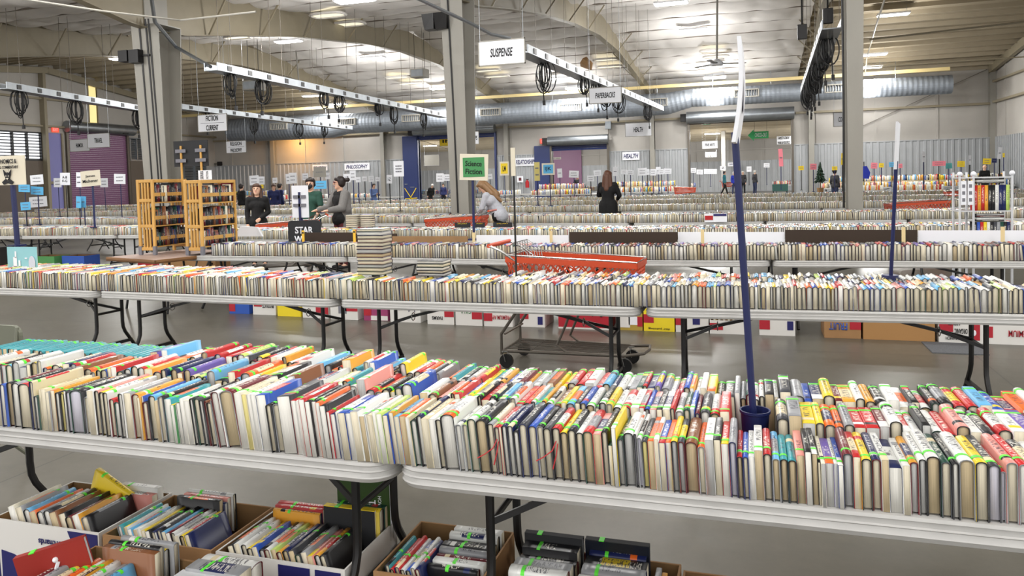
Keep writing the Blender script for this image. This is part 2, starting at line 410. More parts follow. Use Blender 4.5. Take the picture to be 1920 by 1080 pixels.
def louvre(name, h, nslat, label, gap=.55, kk=0):
    r = thing(name, label, 'window', (XL, h[0], h[2])); r['kind'] = 'structure'
    w = h[1]-h[0]; H = h[3]-h[2]
    f = MB()
    for y in (0, w/3, 2*w/3, w): f.box(-.12, .05, y-.035, y+.035, 0, H)
    f.box(-.12, .05, 0, w, -.05, .03); f.box(-.12, .05, 0, w, H-.03, H+.05)
    f.build('window_frame', M_BLK if kk == 0 else M_STEEL, r)
    sl = MB()
    for i in range(nslat):
        z = H*(i+.5)/nslat
        sl.hexa([(-.1, 0, z-.02), (-.04, 0, z-.02-H/nslat*gap/2), (-.04, w, z-.02-H/nslat*gap/2), (-.1, w, z-.02), (-.1, 0, z), (-.04, 0, z-H/nslat*gap/2+.0), (-.04, w, z-H/nslat*gap/2), (-.1, w, z)])
    sl.build('slats', M_BLK if kk == 0 else M_STEEL, r)
    if kk == 0: MB().box(-.19, -.17, 0, w, 0, H).build('pane', M_DAY, r)
    else: MB().box(-.19, -.17, 0, w, 0, H).build('pane', M_BLK, r)
    return r
louvre('window_1', WIN1, 9, 'louvred shutter window with daylight between its dark slats, left wall')
louvre('window_2', LOUV1, 12, 'closed grey louvre window right of the purple roller door', 1.6, 1)
louvre('window_3', LOUV2, 14, 'wide dim grey louvre behind the left column near the corner', 1.6, 1)
r = thing('window_4', 'tall narrow glowing yellow translucent strip high on the left wall', 'window', (XL, STRIP[0], STRIP[2])); r['kind'] = 'structure'
MB().box(-.1, -.06, 0, .6, 0, 2.7).build('pane', M_WARM, r)
f = MB(); f.box(-.1, .03, -.04, 0, 0, 2.7); f.box(-.1, .03, .6, .64, 0, 2.7); f.build('window_frame', M_PAINT, r)
# blue personnel door with daylight behind its glass
r = thing('door_1', 'lavender blue personnel door standing ajar in daylight beside the purple door', 'door', (XL, DOORB[0], 0)); r['kind'] = 'structure'
MB().box(-.1, -.04, 0, 1.05, 2.25, 5.0).build('transom_panel', mat('lavender_panel', rgb(128, 128, 186), .5), r)
MB().box(-.1, -.04, 0, 1.05, 0, 2.1).build('door_leaf', mat('lavender_panel', rgb(128, 128, 186), .5), r)
MB().box(-.3, -.28, .4, 1.0, 1.1, 2.2).build('pane', M_DAY, r)
f = MB(); f.box(-.1, .06, -.08, 0, 0, 5.0); f.box(-.1, .06, 1.05, 1.15, 0, 5.0); f.box(-.1, .06, 0, 1.05, 2.1, 2.25); f.build('door_frame', M_PAINT, r)
# purple roller door
def roller_curtain(w, z0, z1, step=.12, d=.05):
    b = MB(); z = z0
    while z < z1:
        b.hexa([(0, -.02, z), (w, -.02, z), (w, .04, z), (0, .04, z), (0, -d, z+step*.85), (w, -d, z+step*.85), (w, .04, z+step*.98), (0, .04, z+step*.98)]); z += step
    return b
r = thing('door_2', 'closed purple roller door with a grey drum housing on the left wall', 'door', (XL, DOORP[0], 0), PI/2); r['kind'] = 'structure'
roller_curtain(4.3, 0, 5.1).build('door_curtain', M_PURPLE, r)
MB().tube([(-.3, -.35, 5.4), (4.6, -.35, 5.4)], .33, 20).build('drum_housing', M_STEEL, r, smooth=True)
f = MB(); f.box(-.16, .0, -.15, .05, 0, 5.3); f.box(4.3, 4.46, -.15, .05, 0, 5.3); f.build('guide_rail', M_DKSTEEL, r)

# right wall
b = MB()
for a, c in ((14, 17), (17, 33), (33, 47.2)):
    b.hexa([(XR, a, 0), (XR+.2, a, 0), (XR+.2, c, 0), (XR, c, 0), (XR, a, zr(a)+.1), (XR+.2, a, zr(a)+.1), (XR+.2, c, zr(c)+.1), (XR, c, zr(c)+.1)])
for Y in np.arange(30, 47, 3): b.box(XR-.05, XR, Y-.05, Y+.05, 3.3, zr(Y)-.1)
struct('wall_right', b, M_WALL, 'white lined right wall receding past the corner', 'wall')
b = MB(); b.box(XR-.03, XR, 20, 47, 0, 3.25)
for Y in np.arange(20, 47, .34): b.box(XR-.07, XR-.03, Y, Y+.12, 0, 3.25)
struct('trim_8', b, M_WAINS, 'grey corrugated wainscot of the right wall', 'wall panel')
b = MB(); b.box(XR-.2, XR, 20, 46.6, 5.05, 5.17); b.box(XR-.2, XR, 20, 46.6, 6.15, 6.25)
b.bar((XR-.22, 33, zr(33)-.45), (XR-.22, 46.8, zr(46.8)-.25), .2, .4)
struct('trim_9', b, M_PAINT, 'cream girts and rake beam of the right wall', 'girt')
b = MB(); b.bar((5.5, YB-.12, 3.9), (12.2, YB-.12, 6.9), .03, .03); b.bar((-22.5, YB-.12, 4.9), (-17.8, YB-.12, 3.3), .03, .03)
struct('trim_10', b, M_DKSTEEL, 'thin diagonal bracing rods on the back wall', 'brace')

# interior columns with conduits and roof rafters (tapered plate frames)
YC = 17.
def icol(px0, px1, label, wtop=1.25):
    xa, xb = onY(px0, 340, YC)[0], onY(px1, 340, YC)[0]
    x = (xa+xb)/2; w = (xb-xa)/2*.92
    t = thing('steel_column', label, 'column', (x, YC, 0)); t['kind'] = 'structure'
    b = MB()
    d0, d1 = .2, .42       # half depth, tapering upward
    top = 6.05
    for s in (-1, 1):      # two flanges facing front and back
        b.hexa([(-w, s*d0-.012, 0), (w, s*d0-.012, 0), (w, s*d0+.012, 0), (-w, s*d0+.012, 0), (-w*1.25, s*d1-.012, top), (w*1.25, s*d1-.012, top), (w*1.25, s*d1+.012, top), (-w*1.25, s*d1+.012, top)])
    b.hexa([(-.02, -d0, 0), (.02, -d0, 0), (.02, d0, 0), (-.02, d0, 0), (-.02, -d1, top), (.02, -d1, top), (.02, d1, top), (-.02, d1, top)])
    b.box(-w*1.25, w*1.25, -d1, d1, top, top+.03); b.box(-w*1.3, w*1.3, -.25, .25, 0, .03)
    b.box(-.02, .02, -.42, .42, top, zr(YC)-.1)
    b.build('column_body', M_COLUMN, t)
    return t, w
c1, w1 = icol(285, 328, 'broad tapered cream column behind the pine bookcase')
c2, w2 = icol(851, 885, 'tall cream column behind the green Science Fiction sign')
c3, w3 = icol(1587, 1615, 'tall pale column at the right with a black cable down its edge')
for t, w, offs in ((c1, w1, (-.12, .1, .2)), (c2, w2, (-.05,)), (c3, w3, (-.22,))):
    for o in offs:
        MB().tube([(o, -.25, .9), (o, -.33, 3.2), (o-.03, -.46, 6.2)], .022, 6).build('conduit', M_BLK, t)
b = MB(); b.box(-.42, -.1, -.6, -.4, 5.05, 5.4); b.box(-.75, -.45, -.62, -.38, 5.1, 5.4); b.bar((-.1, -.45, 5.25), (.15, -.45, 5.25), .04, .04); b.build('flood_lamp', M_BLK, c1)
b = MB(); b.hexa([(-.62, -.6, 5.2), (-.36, -.66, 5.2), (-.36, -.36, 5.2), (-.62, -.36, 5.2), (-.66, -.66, 5.55), (-.34, -.7, 5.55), (-.34, -.36, 5.55), (-.66, -.36, 5.55)])
b.hexa([(-.34, -.6, 5.2), (-.1, -.52, 5.22), (-.1, -.36, 5.22), (-.34, -.36, 5.2), (-.34, -.7, 5.55), (-.06, -.6, 5.58), (-.06, -.36, 5.58), (-.34, -.36, 5.55)]); b.build('loudspeaker', M_BLK, c2)

LOWER = [(17, 5.95), (18, 6.02), (20.5, 6.45), (24, 6.98), (28, 7.42), (32, 7.68), (36, 7.62), (41, 7.1), (45, 6.6), (46.6, 6.4)]
def rafter(x0, x1, label, near=True):
    b = MB()
    def xx(Y): return x0+(x1-x0)*(Y-17)/30
    L = [(Y, z) for Y, z in LOWER]
    if near: L = [(34-Y, z) for Y, z in reversed(LOWER[1:8])]+L
    for (ya, za), (yb, zb) in zip(L[:-1], L[1:]):
        xa, xb = xx(max(ya, 17)), xx(max(yb, 17))
        b.hexa([(xa-.012, ya, za), (xa+.012, ya, za), (xb+.012, yb, zb), (xb-.012, yb, zb), (xa-.012, ya, zr(ya)-.03), (xa+.012, ya, zr(ya)-.03), (xb+.012, yb, zr(yb)-.03), (xb-.012, yb, zr(yb)-.03)])
        b.bar((xa, ya, za), (xb, yb, zb), .26, .03)
    for Y in (19, 21.5, 24, 27, 30, 36, 39, 42):      # flange braces up to the purlins
        z = np.interp(Y, [p[0] for p in LOWER], [p[1] for p in LOWER])
        for s in (-1, 1): b.bar((xx(Y)+s*.1, Y, z), (xx(Y)+s*.75, Y+.1, zr(Y)-.12), .05, .05)
    for i in range(7):  # splice bolts
        b.box(x0-.03, x0+.03, 17.3+.02*i, 17.36+.02*i, 6.1+.13*i, 6.15+.13*i)
    struct('roof_rafter', b, M_PAINT, label, 'roof beam')
rafter(-24.4, -23.95, 'arched cream rafter of the roof frame farthest to the left')
rafter(-15.47, -15.07, 'arched cream rafter rising from the broad left column')
rafter(-6.6, -5.72, 'arched cream rafter rising from the middle column')
rafter(2.02, 3.32, 'cream rafter between the white roof padding and bare decking at right')

# hall seen through the three openings
b = MB(); b.box(XL, XR, YFAR, YFAR+.2, 0, 4.8)
for X in np.arange(XL, XR, 3): b.box(X-.05, X+.05, YFAR-.06, YFAR, 2.8, 4.75)
b.box(XL, XR, YFAR-.2, YFAR, 3.75, 3.88)
struct('wall_far', b, M_WALL, 'far white wall of the hall beyond the door openings', 'wall')
b = MB(); corr(b, XL, XR, 2.8, YFAR, .5)
struct('trim_11', b, M_WAINS, 'grey corrugated wainscot of the far hall', 'wall panel')
b = MB()
for X in (XL-.2, XR): b.box(X, X+.2, YB+.2, YFAR, 0, 7.2)
struct('wall_side', b, M_WALL, 'side walls of the hall beyond the openings', 'wall')
b = MB(); b.box(-19.4, -15.6, YFAR-.3, YFAR-.1, 0, 4.4)
struct('door_3', b, M_PURPLE, 'purple roller door seen far away through the left opening', 'door')
for i, (X, Y) in enumerate(((-27.5, 58), (-2.2, 66))):
    b = MB(); b.box(X-.16, X+.16, Y-.16, Y+.16, 0, 5.2)
    struct('steel_column', b, M_COLUMN, ('thin cream column inside the hall behind the left opening', 'thin cream column inside the hall behind the check-out opening')[i], 'column')

# door frames, roller drums
def opening(n, op, drum, curtain_h, mcur, label, side=.12, r=.33):
    t = thing(f'door_{n}', label, 'door', (op[0], YB, 0)); t['kind'] = 'structure'
    w = op[1]-op[0]; H = op[3]
    f = MB(); f.box(-side, 0, -.2, .25, 0, H+.1); f.box(w, w+side, -.2, .25, 0, H+.1); f.box(-side, w+side, -.05, .25, H-.02, H+.1); f.build('door_frame', M_DKSTEEL if n != 4 else M_BLUEDOOR, t)
    if drum:
        MB().tube([(-.15, -.42, H+.28), (w+.15, -.42, H+.28)], r, 22).build('drum_housing', M_STEEL, t, smooth=True)
        e = MB(); e.box(-.5, -.16, -.6, -.2, H+.05, H+.5); e.build('drive_motor', M_BLK, t)
    if curtain_h: roller_curtain(w, H-curtain_h, H).build('door_curtain', mcur, t)
    return t
opening(4, OP_A, True, .25, M_BLUEDOOR, 'wide opening with blue frame behind the yellow INFO sign', r=.28)
opening(5, OP_B, True, .32, M_BLUEDOOR, 'roller door opening with blue curtain edge beside the blue panel', r=.3)
opening(6, OP_C, True, .12, M_DKSTEEL, 'large roller door opening with green check-out arrow beyond', r=.36)
r = thing('door_7', 'tall dark blue sliding door panel left of the INFO opening', 'door', (-22.5, YB-.2, 0)); r['kind'] = 'structure'
MB().box(0, 1.05, -.05, .05, 0, 4.75).build('door_leaf', M_BLUEDOOR, r, bevel=.01)
f = MB(); f.box(.1, .3, -.08, -.05, 1.5, 1.55); f.box(.5, .8, -.08, -.05, 1.3, 1.34); f.build('handle', M_STEEL, r)
f = MB()
for a, c in (((.1, -.09, 1.25), (.95, -.09, 0)), ((.95, -.09, 1.25), (.1, -.09, 0)), ((.1, -.09, .55), (1.0, -.09, .58))): f.bar(a, c, .05, .01, (0, 1, 0))
f.build('caution_tape', M_YELLOW, r)
r = thing('door_8', 'dark blue exit door beneath the red exit sign on the back wall', 'door', (-13.27, YB-.1, 0)); r['kind'] = 'structure'
MB().box(0, 1.08, -.04, .04, 0, 3.75).build('door_leaf', M_BLUEDOOR, r, bevel=.01)
def exit_sign(loc, rz, label):
    t = thing('exit_sign', label, 'exit sign', loc, rz)
    MB().box(-.22, .22, -.06, 0, -.15, .15).build('housing', M_EXIT, t, bevel=.01)
    text('EXIT', .34, .17, t, (0, -.062, 0), M_WHITE)
exit_sign((-12.65, YB-.02, 4.05), 0, 'small red exit sign above the dark blue door on the back wall')
exit_sign((XL+.02, 33.5, 5.2), PI/2, 'small red exit sign above the lavender door on the left wall')

# spiral air duct
YD = 44.3
def duct():
    t = thing('air_duct', 'long grey spiral air duct hanging along the back wall', 'duct', (0, YD, 0))
    secs = [(-34.2, .8, 5.55), (-26.4, .8, 5.52), (-25.2, .66, 5.6), (-20.4, .66, 5.6), (-19.2, .64, 5.7), (-4.6, .62, 5.75), (-3.2, .5, 6.0), (9.9, .48, 5.95)]
    pts = []; rs = []
    b = MB()
    for (xa, ra, za), (xb, rb, zb) in zip(secs[:-1], secs[1:]):
        n = max(2, int((xb-xa)/.12))
        for i in range(n):
            u = i/n; pts.append((xa+(xb-xa)*u, 0, za+(zb-za)*u)); rs.append(ra+(rb-ra)*u+(.012 if i % 2 else 0))
    pts.append((9.9, 0, 5.95)); rs.append(.48)
    b.tube(pts, rs, 28); b.build('duct_tube', M_DUCT, t)
    for px in (525, 650, 772, 920, 1070, 1230, 1400, 1572):
        X = onY(px, 205, YD-.6)[0]; k = np.interp(X, [s[0] for s in secs], range(len(secs))); ra = np.interp(X, [s[0] for s in secs], [s[1] for s in secs]); z = np.interp(X, [s[0] for s in secs], [s[2] for s in secs])+.06
        f = MB(); y = -ra-.1
        f.box(-.62, .62, y, y+.25, z-.22, z-.17); f.box(-.62, .62, y, y+.25, z+.17, z+.22); f.box(-.66, -.6, y, y+.25, z-.22, z+.22); f.box(.6, .66, y, y+.25, z-.22, z+.22)
        for i in range(9): f.box(-.55+i*.135, -.53+i*.135, y+.02, y+.14, z-.17, z+.17)
        o = f.build('vent', M_COLUMN, t); o.location.x = X
        g = MB().box(-.6, .6, y+.15, y+.17, z-.17, z+.17).build('vent_opening', M_BLK, o)
    for X in np.arange(-33, 9, 3.1): MB().tube([(X, 0, 5.6), (X, 0, zr(YD)-.1)], .012, 5).build('hanger_rod', M_STEEL, t)
duct()
# ================================================================== LIGHTING
def high_bay(p, label, power, seen=True):
    t = thing('ceiling_light', label, 'ceiling light', p, 0, 'LED high bay lights under the roof')
    MB().box(-.62, .62, -.24, .24, .03, .1).build('housing', M_WHITE, t)
    MB().box(-.58, .58, -.2, .2, -.0, .03).build('diffuser', M_LED, t)
    w = MB()
    for s in (-.5, .5): w.tube([(s, 0, .1), (s, 0, max(.2, (zr(p[1]) if p[1] < 47 else 7.1-(p[1]-47)*.094)-.1-p[2]))], .008, 4)
    w.build('hanger', M_STEEL, t)
    ld = bpy.data.lights.new('high_bay_light', 'AREA'); ld.shape = 'RECTANGLE'; ld.size = 1.2; ld.size_y = .45; ld.energy = power; ld.color = (1, .985, .96)
    lo = bpy.data.objects.new('high_bay_light', ld); COL.objects.link(lo); lo.location = (p[0], p[1], p[2]-.03)
    ul = bpy.data.lights.new('added_fill_light', 'POINT'); ul.energy = power*1.9; ul.color = (1, .985, .96); ul.shadow_soft_size = .3
    uo = bpy.data.objects.new('added_fill_light', ul); COL.objects.link(uo); uo.location = (p[0], p[1], p[2]-1.4)  # added fill light floating below the lamp, brightens ceiling and upright faces
LP = 205
seen = [((228, 111), 'against the left column'), ((541, 79), 'above the left cable tray'), ((665, 3), 'at the top edge left of the middle column'), ((700, 110), 'left of the middle column, near the grey heater box'), ((825, 167), 'just left of the middle column, low'), ((585, 181), 'low over the left cable tray'), ((634, 197), 'lowest over the left duct'),
        ((1258, 8), 'top edge above the PAPERBACKS sign'), ((1300, 58), 'right of the middle rafter'), ((1332, 127), 'over the check-out door, upper of two'), ((1340, 147), 'over the check-out door, lower of two'), ((1054, 148), 'behind the tray near the PAPERBACKS sign'), ((1080, 167), 'lowest behind the PAPERBACKS sign'), ((1675, 29), 'highest of three right of the right column'), ((1638, 104), 'middle of three right of the right column'), ((1630, 128), 'lowest of three right of the right column')]
for (px, py), where in seen:
    p = onRoof(px, py, .5); high_bay((p[0], p[1], p[2]), 'glowing white LED high bay ' + where, LP)
for X in (-26, -17.7, -10.2, -2.4, 5.6):
    for Y in (-2.5, 4.5, 11.5): high_bay((X, Y, zr(Y)-.5), 'white LED high bay over the near tables, above the picture', LP*.62)
for X in (-28, -19, -11, -3, 5):
    high_bay((X, 55, 5.7), 'white LED high bay in the hall beyond the openings', 260); high_bay((X, 64, 4.9), 'white LED high bay deep in the hall beyond the openings', 260)
w = bpy.data.worlds.new('world'); SC.world = w; w.use_nodes = True
w.node_tree.nodes['Background'].inputs[0].default_value = (1., .985, .96, 1); w.node_tree.nodes['Background'].inputs[1].default_value = 1.75

# skylight panels under the roof
for i, ((px, py), s) in enumerate((((615, 28), 1.0), ((652, 45), 1.1), ((745, 145), 1.1), ((772, 156), 1.2), ((915, 132), 1.1), ((932, 143), 1.1), ((1135, 112), 1.0), ((1142, 125), 1.1), ((1337, 95), 1.0), ((1342, 106), 1.0), ((445, 70), .9), ((590, 165), 1.3))):
    p = onRoof(px, py, .36)
    t = thing('skylight', f'pale yellow skylight panel glowing through the roof insulation, {nth(i+1)} listed from the left column' if False else ['pale yellow skylight oval nearest the left rafter', 'pale yellow skylight oval just below its twin', 'small skylight left of the heater box, upper', 'small skylight left of the heater box, lower', 'skylight right of the middle column, upper', 'skylight right of the middle column, lower', 'skylight beside the torn insulation, upper', 'skylight beside the torn insulation, lower', 'skylight over the check-out opening, upper', 'skylight over the check-out opening, lower', 'thin skylight sliver left of the hanging lamp rod', 'dim skylight above the left cable tray'][i], 'skylight', p, 0, 'roof skylights')
    b = MB(); n = 16
    ring = [(s*.62*math.copysign(abs(math.cos(2*PI*k/n))**.6, math.cos(2*PI*k/n)), s*.34*math.copysign(abs(math.sin(2*PI*k/n))**.6, math.sin(2*PI*k/n)), 0) for k in range(n)]
    b.prism(ring, (0, 0, 0), (0, 0, .03)); b.build('panel', M_SKYL, t)
    b = MB(); b.tube([Vector(q)*1.02 for q in ring], .05, 6, closed=True); b.build('rim', M_FABRIC, t)

# ================================================================== CEILING HARDWARE
def coil(b, c, r, n, drop=.0):
    for i in range(n):
        a = rnd.uniform(0, PI); rr = r*rnd.uniform(.75, 1.1); off = (rnd.uniform(-.06, .06), rnd.uniform(-.08, .08))
        pts = [(c[0]+off[0]+math.cos(a)*rr*.55*math.sin(2*PI*k/14), c[1]+off[1]+math.sin(a)*rr*.55*math.sin(2*PI*k/14), c[2]-rr+rr*math.cos(2*PI*k/14)-drop*0) for k in range(14)]
        b.tube(pts, .016, 5, closed=True)
    x = c[0]+rnd.uniform(-.1, .1); b.tube([(x, c[1], c[2]-r), (x+.03, c[1], c[2]-2*r-.25)], .016, 5); b.box(x, x+.07, c[1]-.03, c[1]+.03, c[2]-2*r-.37, c[2]-2*r-.25)
def tray(a, c, label, coils, hz=None):
    a = Vector(a); c = Vector(c); t = thing('cable_tray', label, 'cable tray')
    d = (c-a).normalized(); side = Vector((0, 0, 1)).cross(d).normalized()
    b = MB()
    for s in (-.19, .19): b.bar(a+side*s, c+side*s, .03, .2)
    b.bar(a+Vector((0, 0, -.09)), c+Vector((0, 0, -.09)), .36, .02)
    L = (c-a).length; n = int(L/.9); b.k = 1
    for i in range(n):
        p = a+d*(.5+i*.9)
        for s in (-.21, .21): b.bar(p+side*s-d*.09, p+side*s+d*.09, .012, .13)
    b.build('tray_channel', [M_STEEL, M_BLK], t)
    for i in range(int(L/2.4)):
        p = a+d*(.6+i*2.4)
        for s in (-.19, .19): MB().tube([p+side*s, Vector((p.x+side.x*s, p.y, zr(p.y)-.2))], .007, 4).build('hanger_rod', M_DKSTEEL, t)
    for u in coils:
        p = a.lerp(c, u); q = MB(); coil(q, (p.x, p.y, p.z-.02), rnd.uniform(.26, .42), 7); q.build('cable_coil', M_CABLE, t)
    return t
TZ = 4.75
def TP(px, py, z=TZ): return onZ(px, py, z)
tray(TP(395, 125), TP(832, 217), 'slotted steel cable tray hanging left of the middle column', (.05, .13, .34, .4, .58, .66, .85))
tray(TP(0, 160), TP(272, 206), 'slotted steel cable tray crossing in front of the left wall', (.1, .45, .92))
tray(TP(333, 200), TP(655, 240), 'thin slotted cable tray running behind the FICTION sign', (.12, .35, .62, .8))
tray(TP(975, 92), TP(1236, 204), 'slotted steel cable tray behind the SUSPENSE sign', (.1, .3, .38, .45, .55, .85))
tray(TP(1560, 45), TP(1512, 168), 'cable tray thick with hanging black cords beside the right column', (.1, .25, .4, .5, .55, .6, .65, .7, .75, .8, .85, .9, .95))

def cable(name, pts, r, m, label, cat='cable'):
    return tag(MB().tube(pts, r, 6).build(name, m, smooth=True), label, cat)
cable('conduit_pipe', [onY(0, -8, 9.5), onY(195, 21, 12), onY(338, 38, 14), onY(480, 22, 14)], .022, M_COLUMN, 'pale cord strung across the top left with a knotted loop')
cable('conduit_pipe', [TP(395, 125), onY(330, 88, 17.2), onY(290, 40, 16), onY(283, -10, 15)], .05, M_STEEL, 'grey conduit dropping from the left column to its tray')
cable('conduit_pipe', [onY(780, -4, 14.5), onY(885, 45, 15.4), onY(920, 64, 15.8), TP(958, 72)], .04, M_STEEL, 'grey conduit running past the middle column to the SUSPENSE tray')
cable('conduit_pipe', [onY(1660, -5, 26), onY(1640, 55, 32), onY(1625, 110, 41), onY(1622, 140, 43.2)], .03, M_PAINT, 'bent pale conduit linking the lamps right of the right column')
cable('conduit_pipe', [onY(1630, 74, 29.), onY(1930, 40, 29.)], .03, M_PAINT, 'straight white pipe crossing under the bare roof decking')
cable('conduit_pipe', [onY(1625, 126, 40), onY(1930, 106, 40.)], .03, M_PAINT, 'lower white pipe crossing to the right wall')
cable('lamp_rod', [onY(1345, -5, 22), onY(1344, 112, 22)], .03, M_COLUMN, 'white downrod hanging in front of the check-out opening')
cable('lamp_rod', [onY(555, 95, 27), onY(562, 172, 27)], .03, M_COLUMN, 'white downrod below the lamp left of the middle column')
b = MB(); c = onY(1320, 121, 22)
t = thing('ceiling_fan', 'white ceiling fan with dark blades hanging before the check-out opening', 'ceiling fan', tuple(onY(1344, 116, 22)))
MB().lathe((0, 0, -.12), [(0, 0), (.16, .02), (.18, .1), (.05, .2), (0, .2)]).build('motor', M_WHITE, t, smooth=True)
for a in (.3, 2.4, 4.5):
    MB().bar((.15*math.cos(a), .15*math.sin(a), -.05), (.8*math.cos(a), .8*math.sin(a), -.05), .14, .015).build('blade', M_BLK, t)
for px, py, Y, lab in ((787, 138, 33, 'pale heater box hanging left of the middle column'), (476, 161, 27, 'pale heater box under the left cable tray')):
    t = thing('unit_heater', lab, 'heater', tuple(onY(px, py, Y)))
    MB().box(-.36, .36, -.3, .3, -.2, .2).build('housing', M_COLUMN, t, bevel=.02)
    MB().box(-.3, .3, -.31, -.3, -.15, .15).build('grille', M_STEEL, t)
    [MB().tube([(s, 0, .2), (s, 0, 1.9)], .012, 4).build('hanger_rod', M_BLK, t) for s in (-.25, .25)]
for px, py, Y, lab in ((1504, 60, 18, 'black electrical box high left of the right column'), (1552, 30, 17.6, 'black electrical box touching the right column tray')):
    p = onY(px, py, Y); t = thing('junction_box', lab, 'electrical box', tuple(p)); MB().box(-.1, .1, -.06, .06, -.16, .16).build('housing', M_BLK, t, bevel=.008); MB().tube([(0, 0, .16), (0, 0, zr(Y)-p[2]-.45)], .02, 5).build('conduit', M_BLK, t)
# torn insulation tuft
tag(MB().tube([onRoof(1095, 116, .4), onRoof(1104, 122, .62), onRoof(1108, 130, .9)], [.3, .25, .05], 7).build('torn_insulation', M_TAN), 'ragged brown torn insulation hanging beside the skylight', 'insulation')

# ================================================================== SIGNS
def hanging_sign(x0, y0, x1, y1, Y, lines, label, wires=True, m=M_WHITE, mi=M_INK, shear=.18, tw=.48, name='hanging_sign', back=False, sep=False):
    a = onY(x0, (y0+y1)/2, Y); c = onY(x1, (y0+y1)/2, Y); top = onY((x0+x1)/2, y0, Y)[2]; bot = onY((x0+x1)/2, y1, Y)[2]
    w = c[0]-a[0]; h = top-bot
    t = thing(name, label, 'sign', ((a[0]+c[0])/2, Y, bot))
    MB().box(-w/2, w/2, -.008, .008, 0, h).build('panel', m, t)
    if w > .8:
        f = MB()
        for xx in (-w/2, w/2-.02): f.box(xx, xx+.02, -.014, .012, 0, h)
        f.box(-w/2, w/2, -.014, .012, 0, .02); f.box(-w/2, w/2, -.014, .012, h-.02, h); f.build('edge_frame', M_COLUMN if m == M_WHITE else M_GREY, t)
    n = len(lines)
    for i, s in enumerate(lines):
        hh = h*.34 if n == 1 else h*.62/n
        zc = h/2 if n == 1 else h*(.5+.27*(n-1)/1*(1 if i == 0 else -1)) if n == 2 else h*(.8-.3*i)
        text(s, w*tw, hh, t, (0, -.015, zc), mi, shear=shear, offset=.018)
    if sep: MB().box(-w*.4, w*.4, -.012, -.009, h/2-.006, h/2+.006).build('rule_line', M_GREY, t)
    if wires:
        k = MB()
        for s in (-.46, .46): k.tube([(w*s, 0, h), (w*s, 0, zr(Y)-bot-.3)], .006, 4)
        k.build('hanger_wire', M_STEEL, t)
    return t
hanging_sign(897, 74, 985, 122, 14, ['SUSPENSE'], 'large hanging white sign reading SUSPENSE beside the middle column')
hanging_sign(1104, 163, 1166, 194, 20, ['PAPERBACKS'], 'hanging white sign reading PAPERBACKS below the cable tray', tw=.6)
hanging_sign(371, 214, 426, 247, 20, ['FICTION', 'CURRENT'], 'hanging white sign reading FICTION and CURRENT right of the left column', shear=.05, tw=.42, sep=True)
hanging_sign(424, 264, 462, 287, 28, ['RELIGION', 'PHILOSOPHY'], 'smaller hanging sign reading RELIGION and PHILOSOPHY under the duct end', shear=.05, tw=.56, sep=True)
hanging_sign(1172, 230, 1222, 256, 34, ['HEALTH'], 'hanging white sign reading HEALTH above the back wall wainscot', tw=.36)
hanging_sign(164, 250, 206, 277, 26, ['TRAVEL'], 'hanging white sign reading TRAVEL in front of the purple door', shear=0, tw=.36)
hanging_sign(131, 261, 168, 284, 30, ['HUMOR'], 'hanging white sign reading HUMOR left of the TRAVEL sign', shear=0, tw=.36)
hanging_sign(1562, 210, 1612, 237, 30, ['COOKBOOKS'], 'hanging white COOKBOOKS sign half hidden by the right column', tw=.6)
hanging_sign(860, 247, 898, 271, 38, ['RELATIONSHIPS'], 'white hanging sign half hidden behind the middle column', tw=.85)
hanging_sign(824, 255, 882, 273, 49, ['INFO'], 'yellow hanging INFO sign in the left opening', m=M_YELLOW, shear=0, tw=.8)
hanging_sign(1316, 264, 1346, 279, 60, ['FINE ARTS'], 'white hanging FINE ARTS sign far inside the check-out hall', shear=.1, tw=.6)
hanging_sign(1322, 285, 1344, 295, 66, ['WORLD CUISINE', 'ARTS'], 'small grey hanging sign below the FINE ARTS sign', shear=.1, tw=.7, m=M_CARD)
hanging_sign(1456, 255, 1484, 271, 56, ['HISTORY', 'WAR & POLITICS'], 'white hanging HISTORY sign at the right side of the check-out opening', shear=.1, tw=.8)
hanging_sign(1364, 304, 1387, 312, 70, ['SPORTS'], 'small white banner far inside the check-out hall', mi=M_NAVYTXT, tw=.7)
hanging_sign(1318, 0+217, 1332, 234, 49, ['IN'], 'small green hanging sign at the left of the check-out opening', m=M_GREEN, mi=M_WHITE, tw=.5)
hanging_sign(795, 290, 824, 311, 58, [], 'blank grey hanging board seen through the left opening', m=M_COLUMN)
hanging_sign(841, 275, 849, 291, 60, [], 'small striped flag hung in the left opening', m=M_NAVY)
hanging_sign(1037, 295, 1052, 299, 60, ['G AREA'], 'small white G AREA sign seen through the middle opening', m=M_WALL, tw=.9, shear=0)
# check-out arrow
a = onY(1402, 254, 50); c = onY(1441, 252, 50); t = thing('arrow_sign', 'green hanging arrow sign reading CHECK-OUT pointing left', 'sign', tuple(a))
w = c[0]-a[0]
MB().prism([(0, 0, 0), (.36, 0, -.36), (.36, 0, -.22), (w, 0, -.22), (w, 0, .22), (.36, 0, .22), (.36, 0, .36)], (0, -.02, 0), (0, .02, 0)).build('panel', mat('bright_sign_green', rgb(52, 170, 98), .6), t)
text('CHECK-OUT', w-.5, .26, t, ((w+.36)/2, -.03, 0), M_WHITE, shear=.1, offset=.01)
k = MB(); k.tube([(.4, 0, .22), (.4, 0, 1.4)], .01, 4); k.tube([(w-.1, 0, .2), (w-.1, 0, 1.4)], .01, 4); k.build('hanger_wire', M_BLK, t)

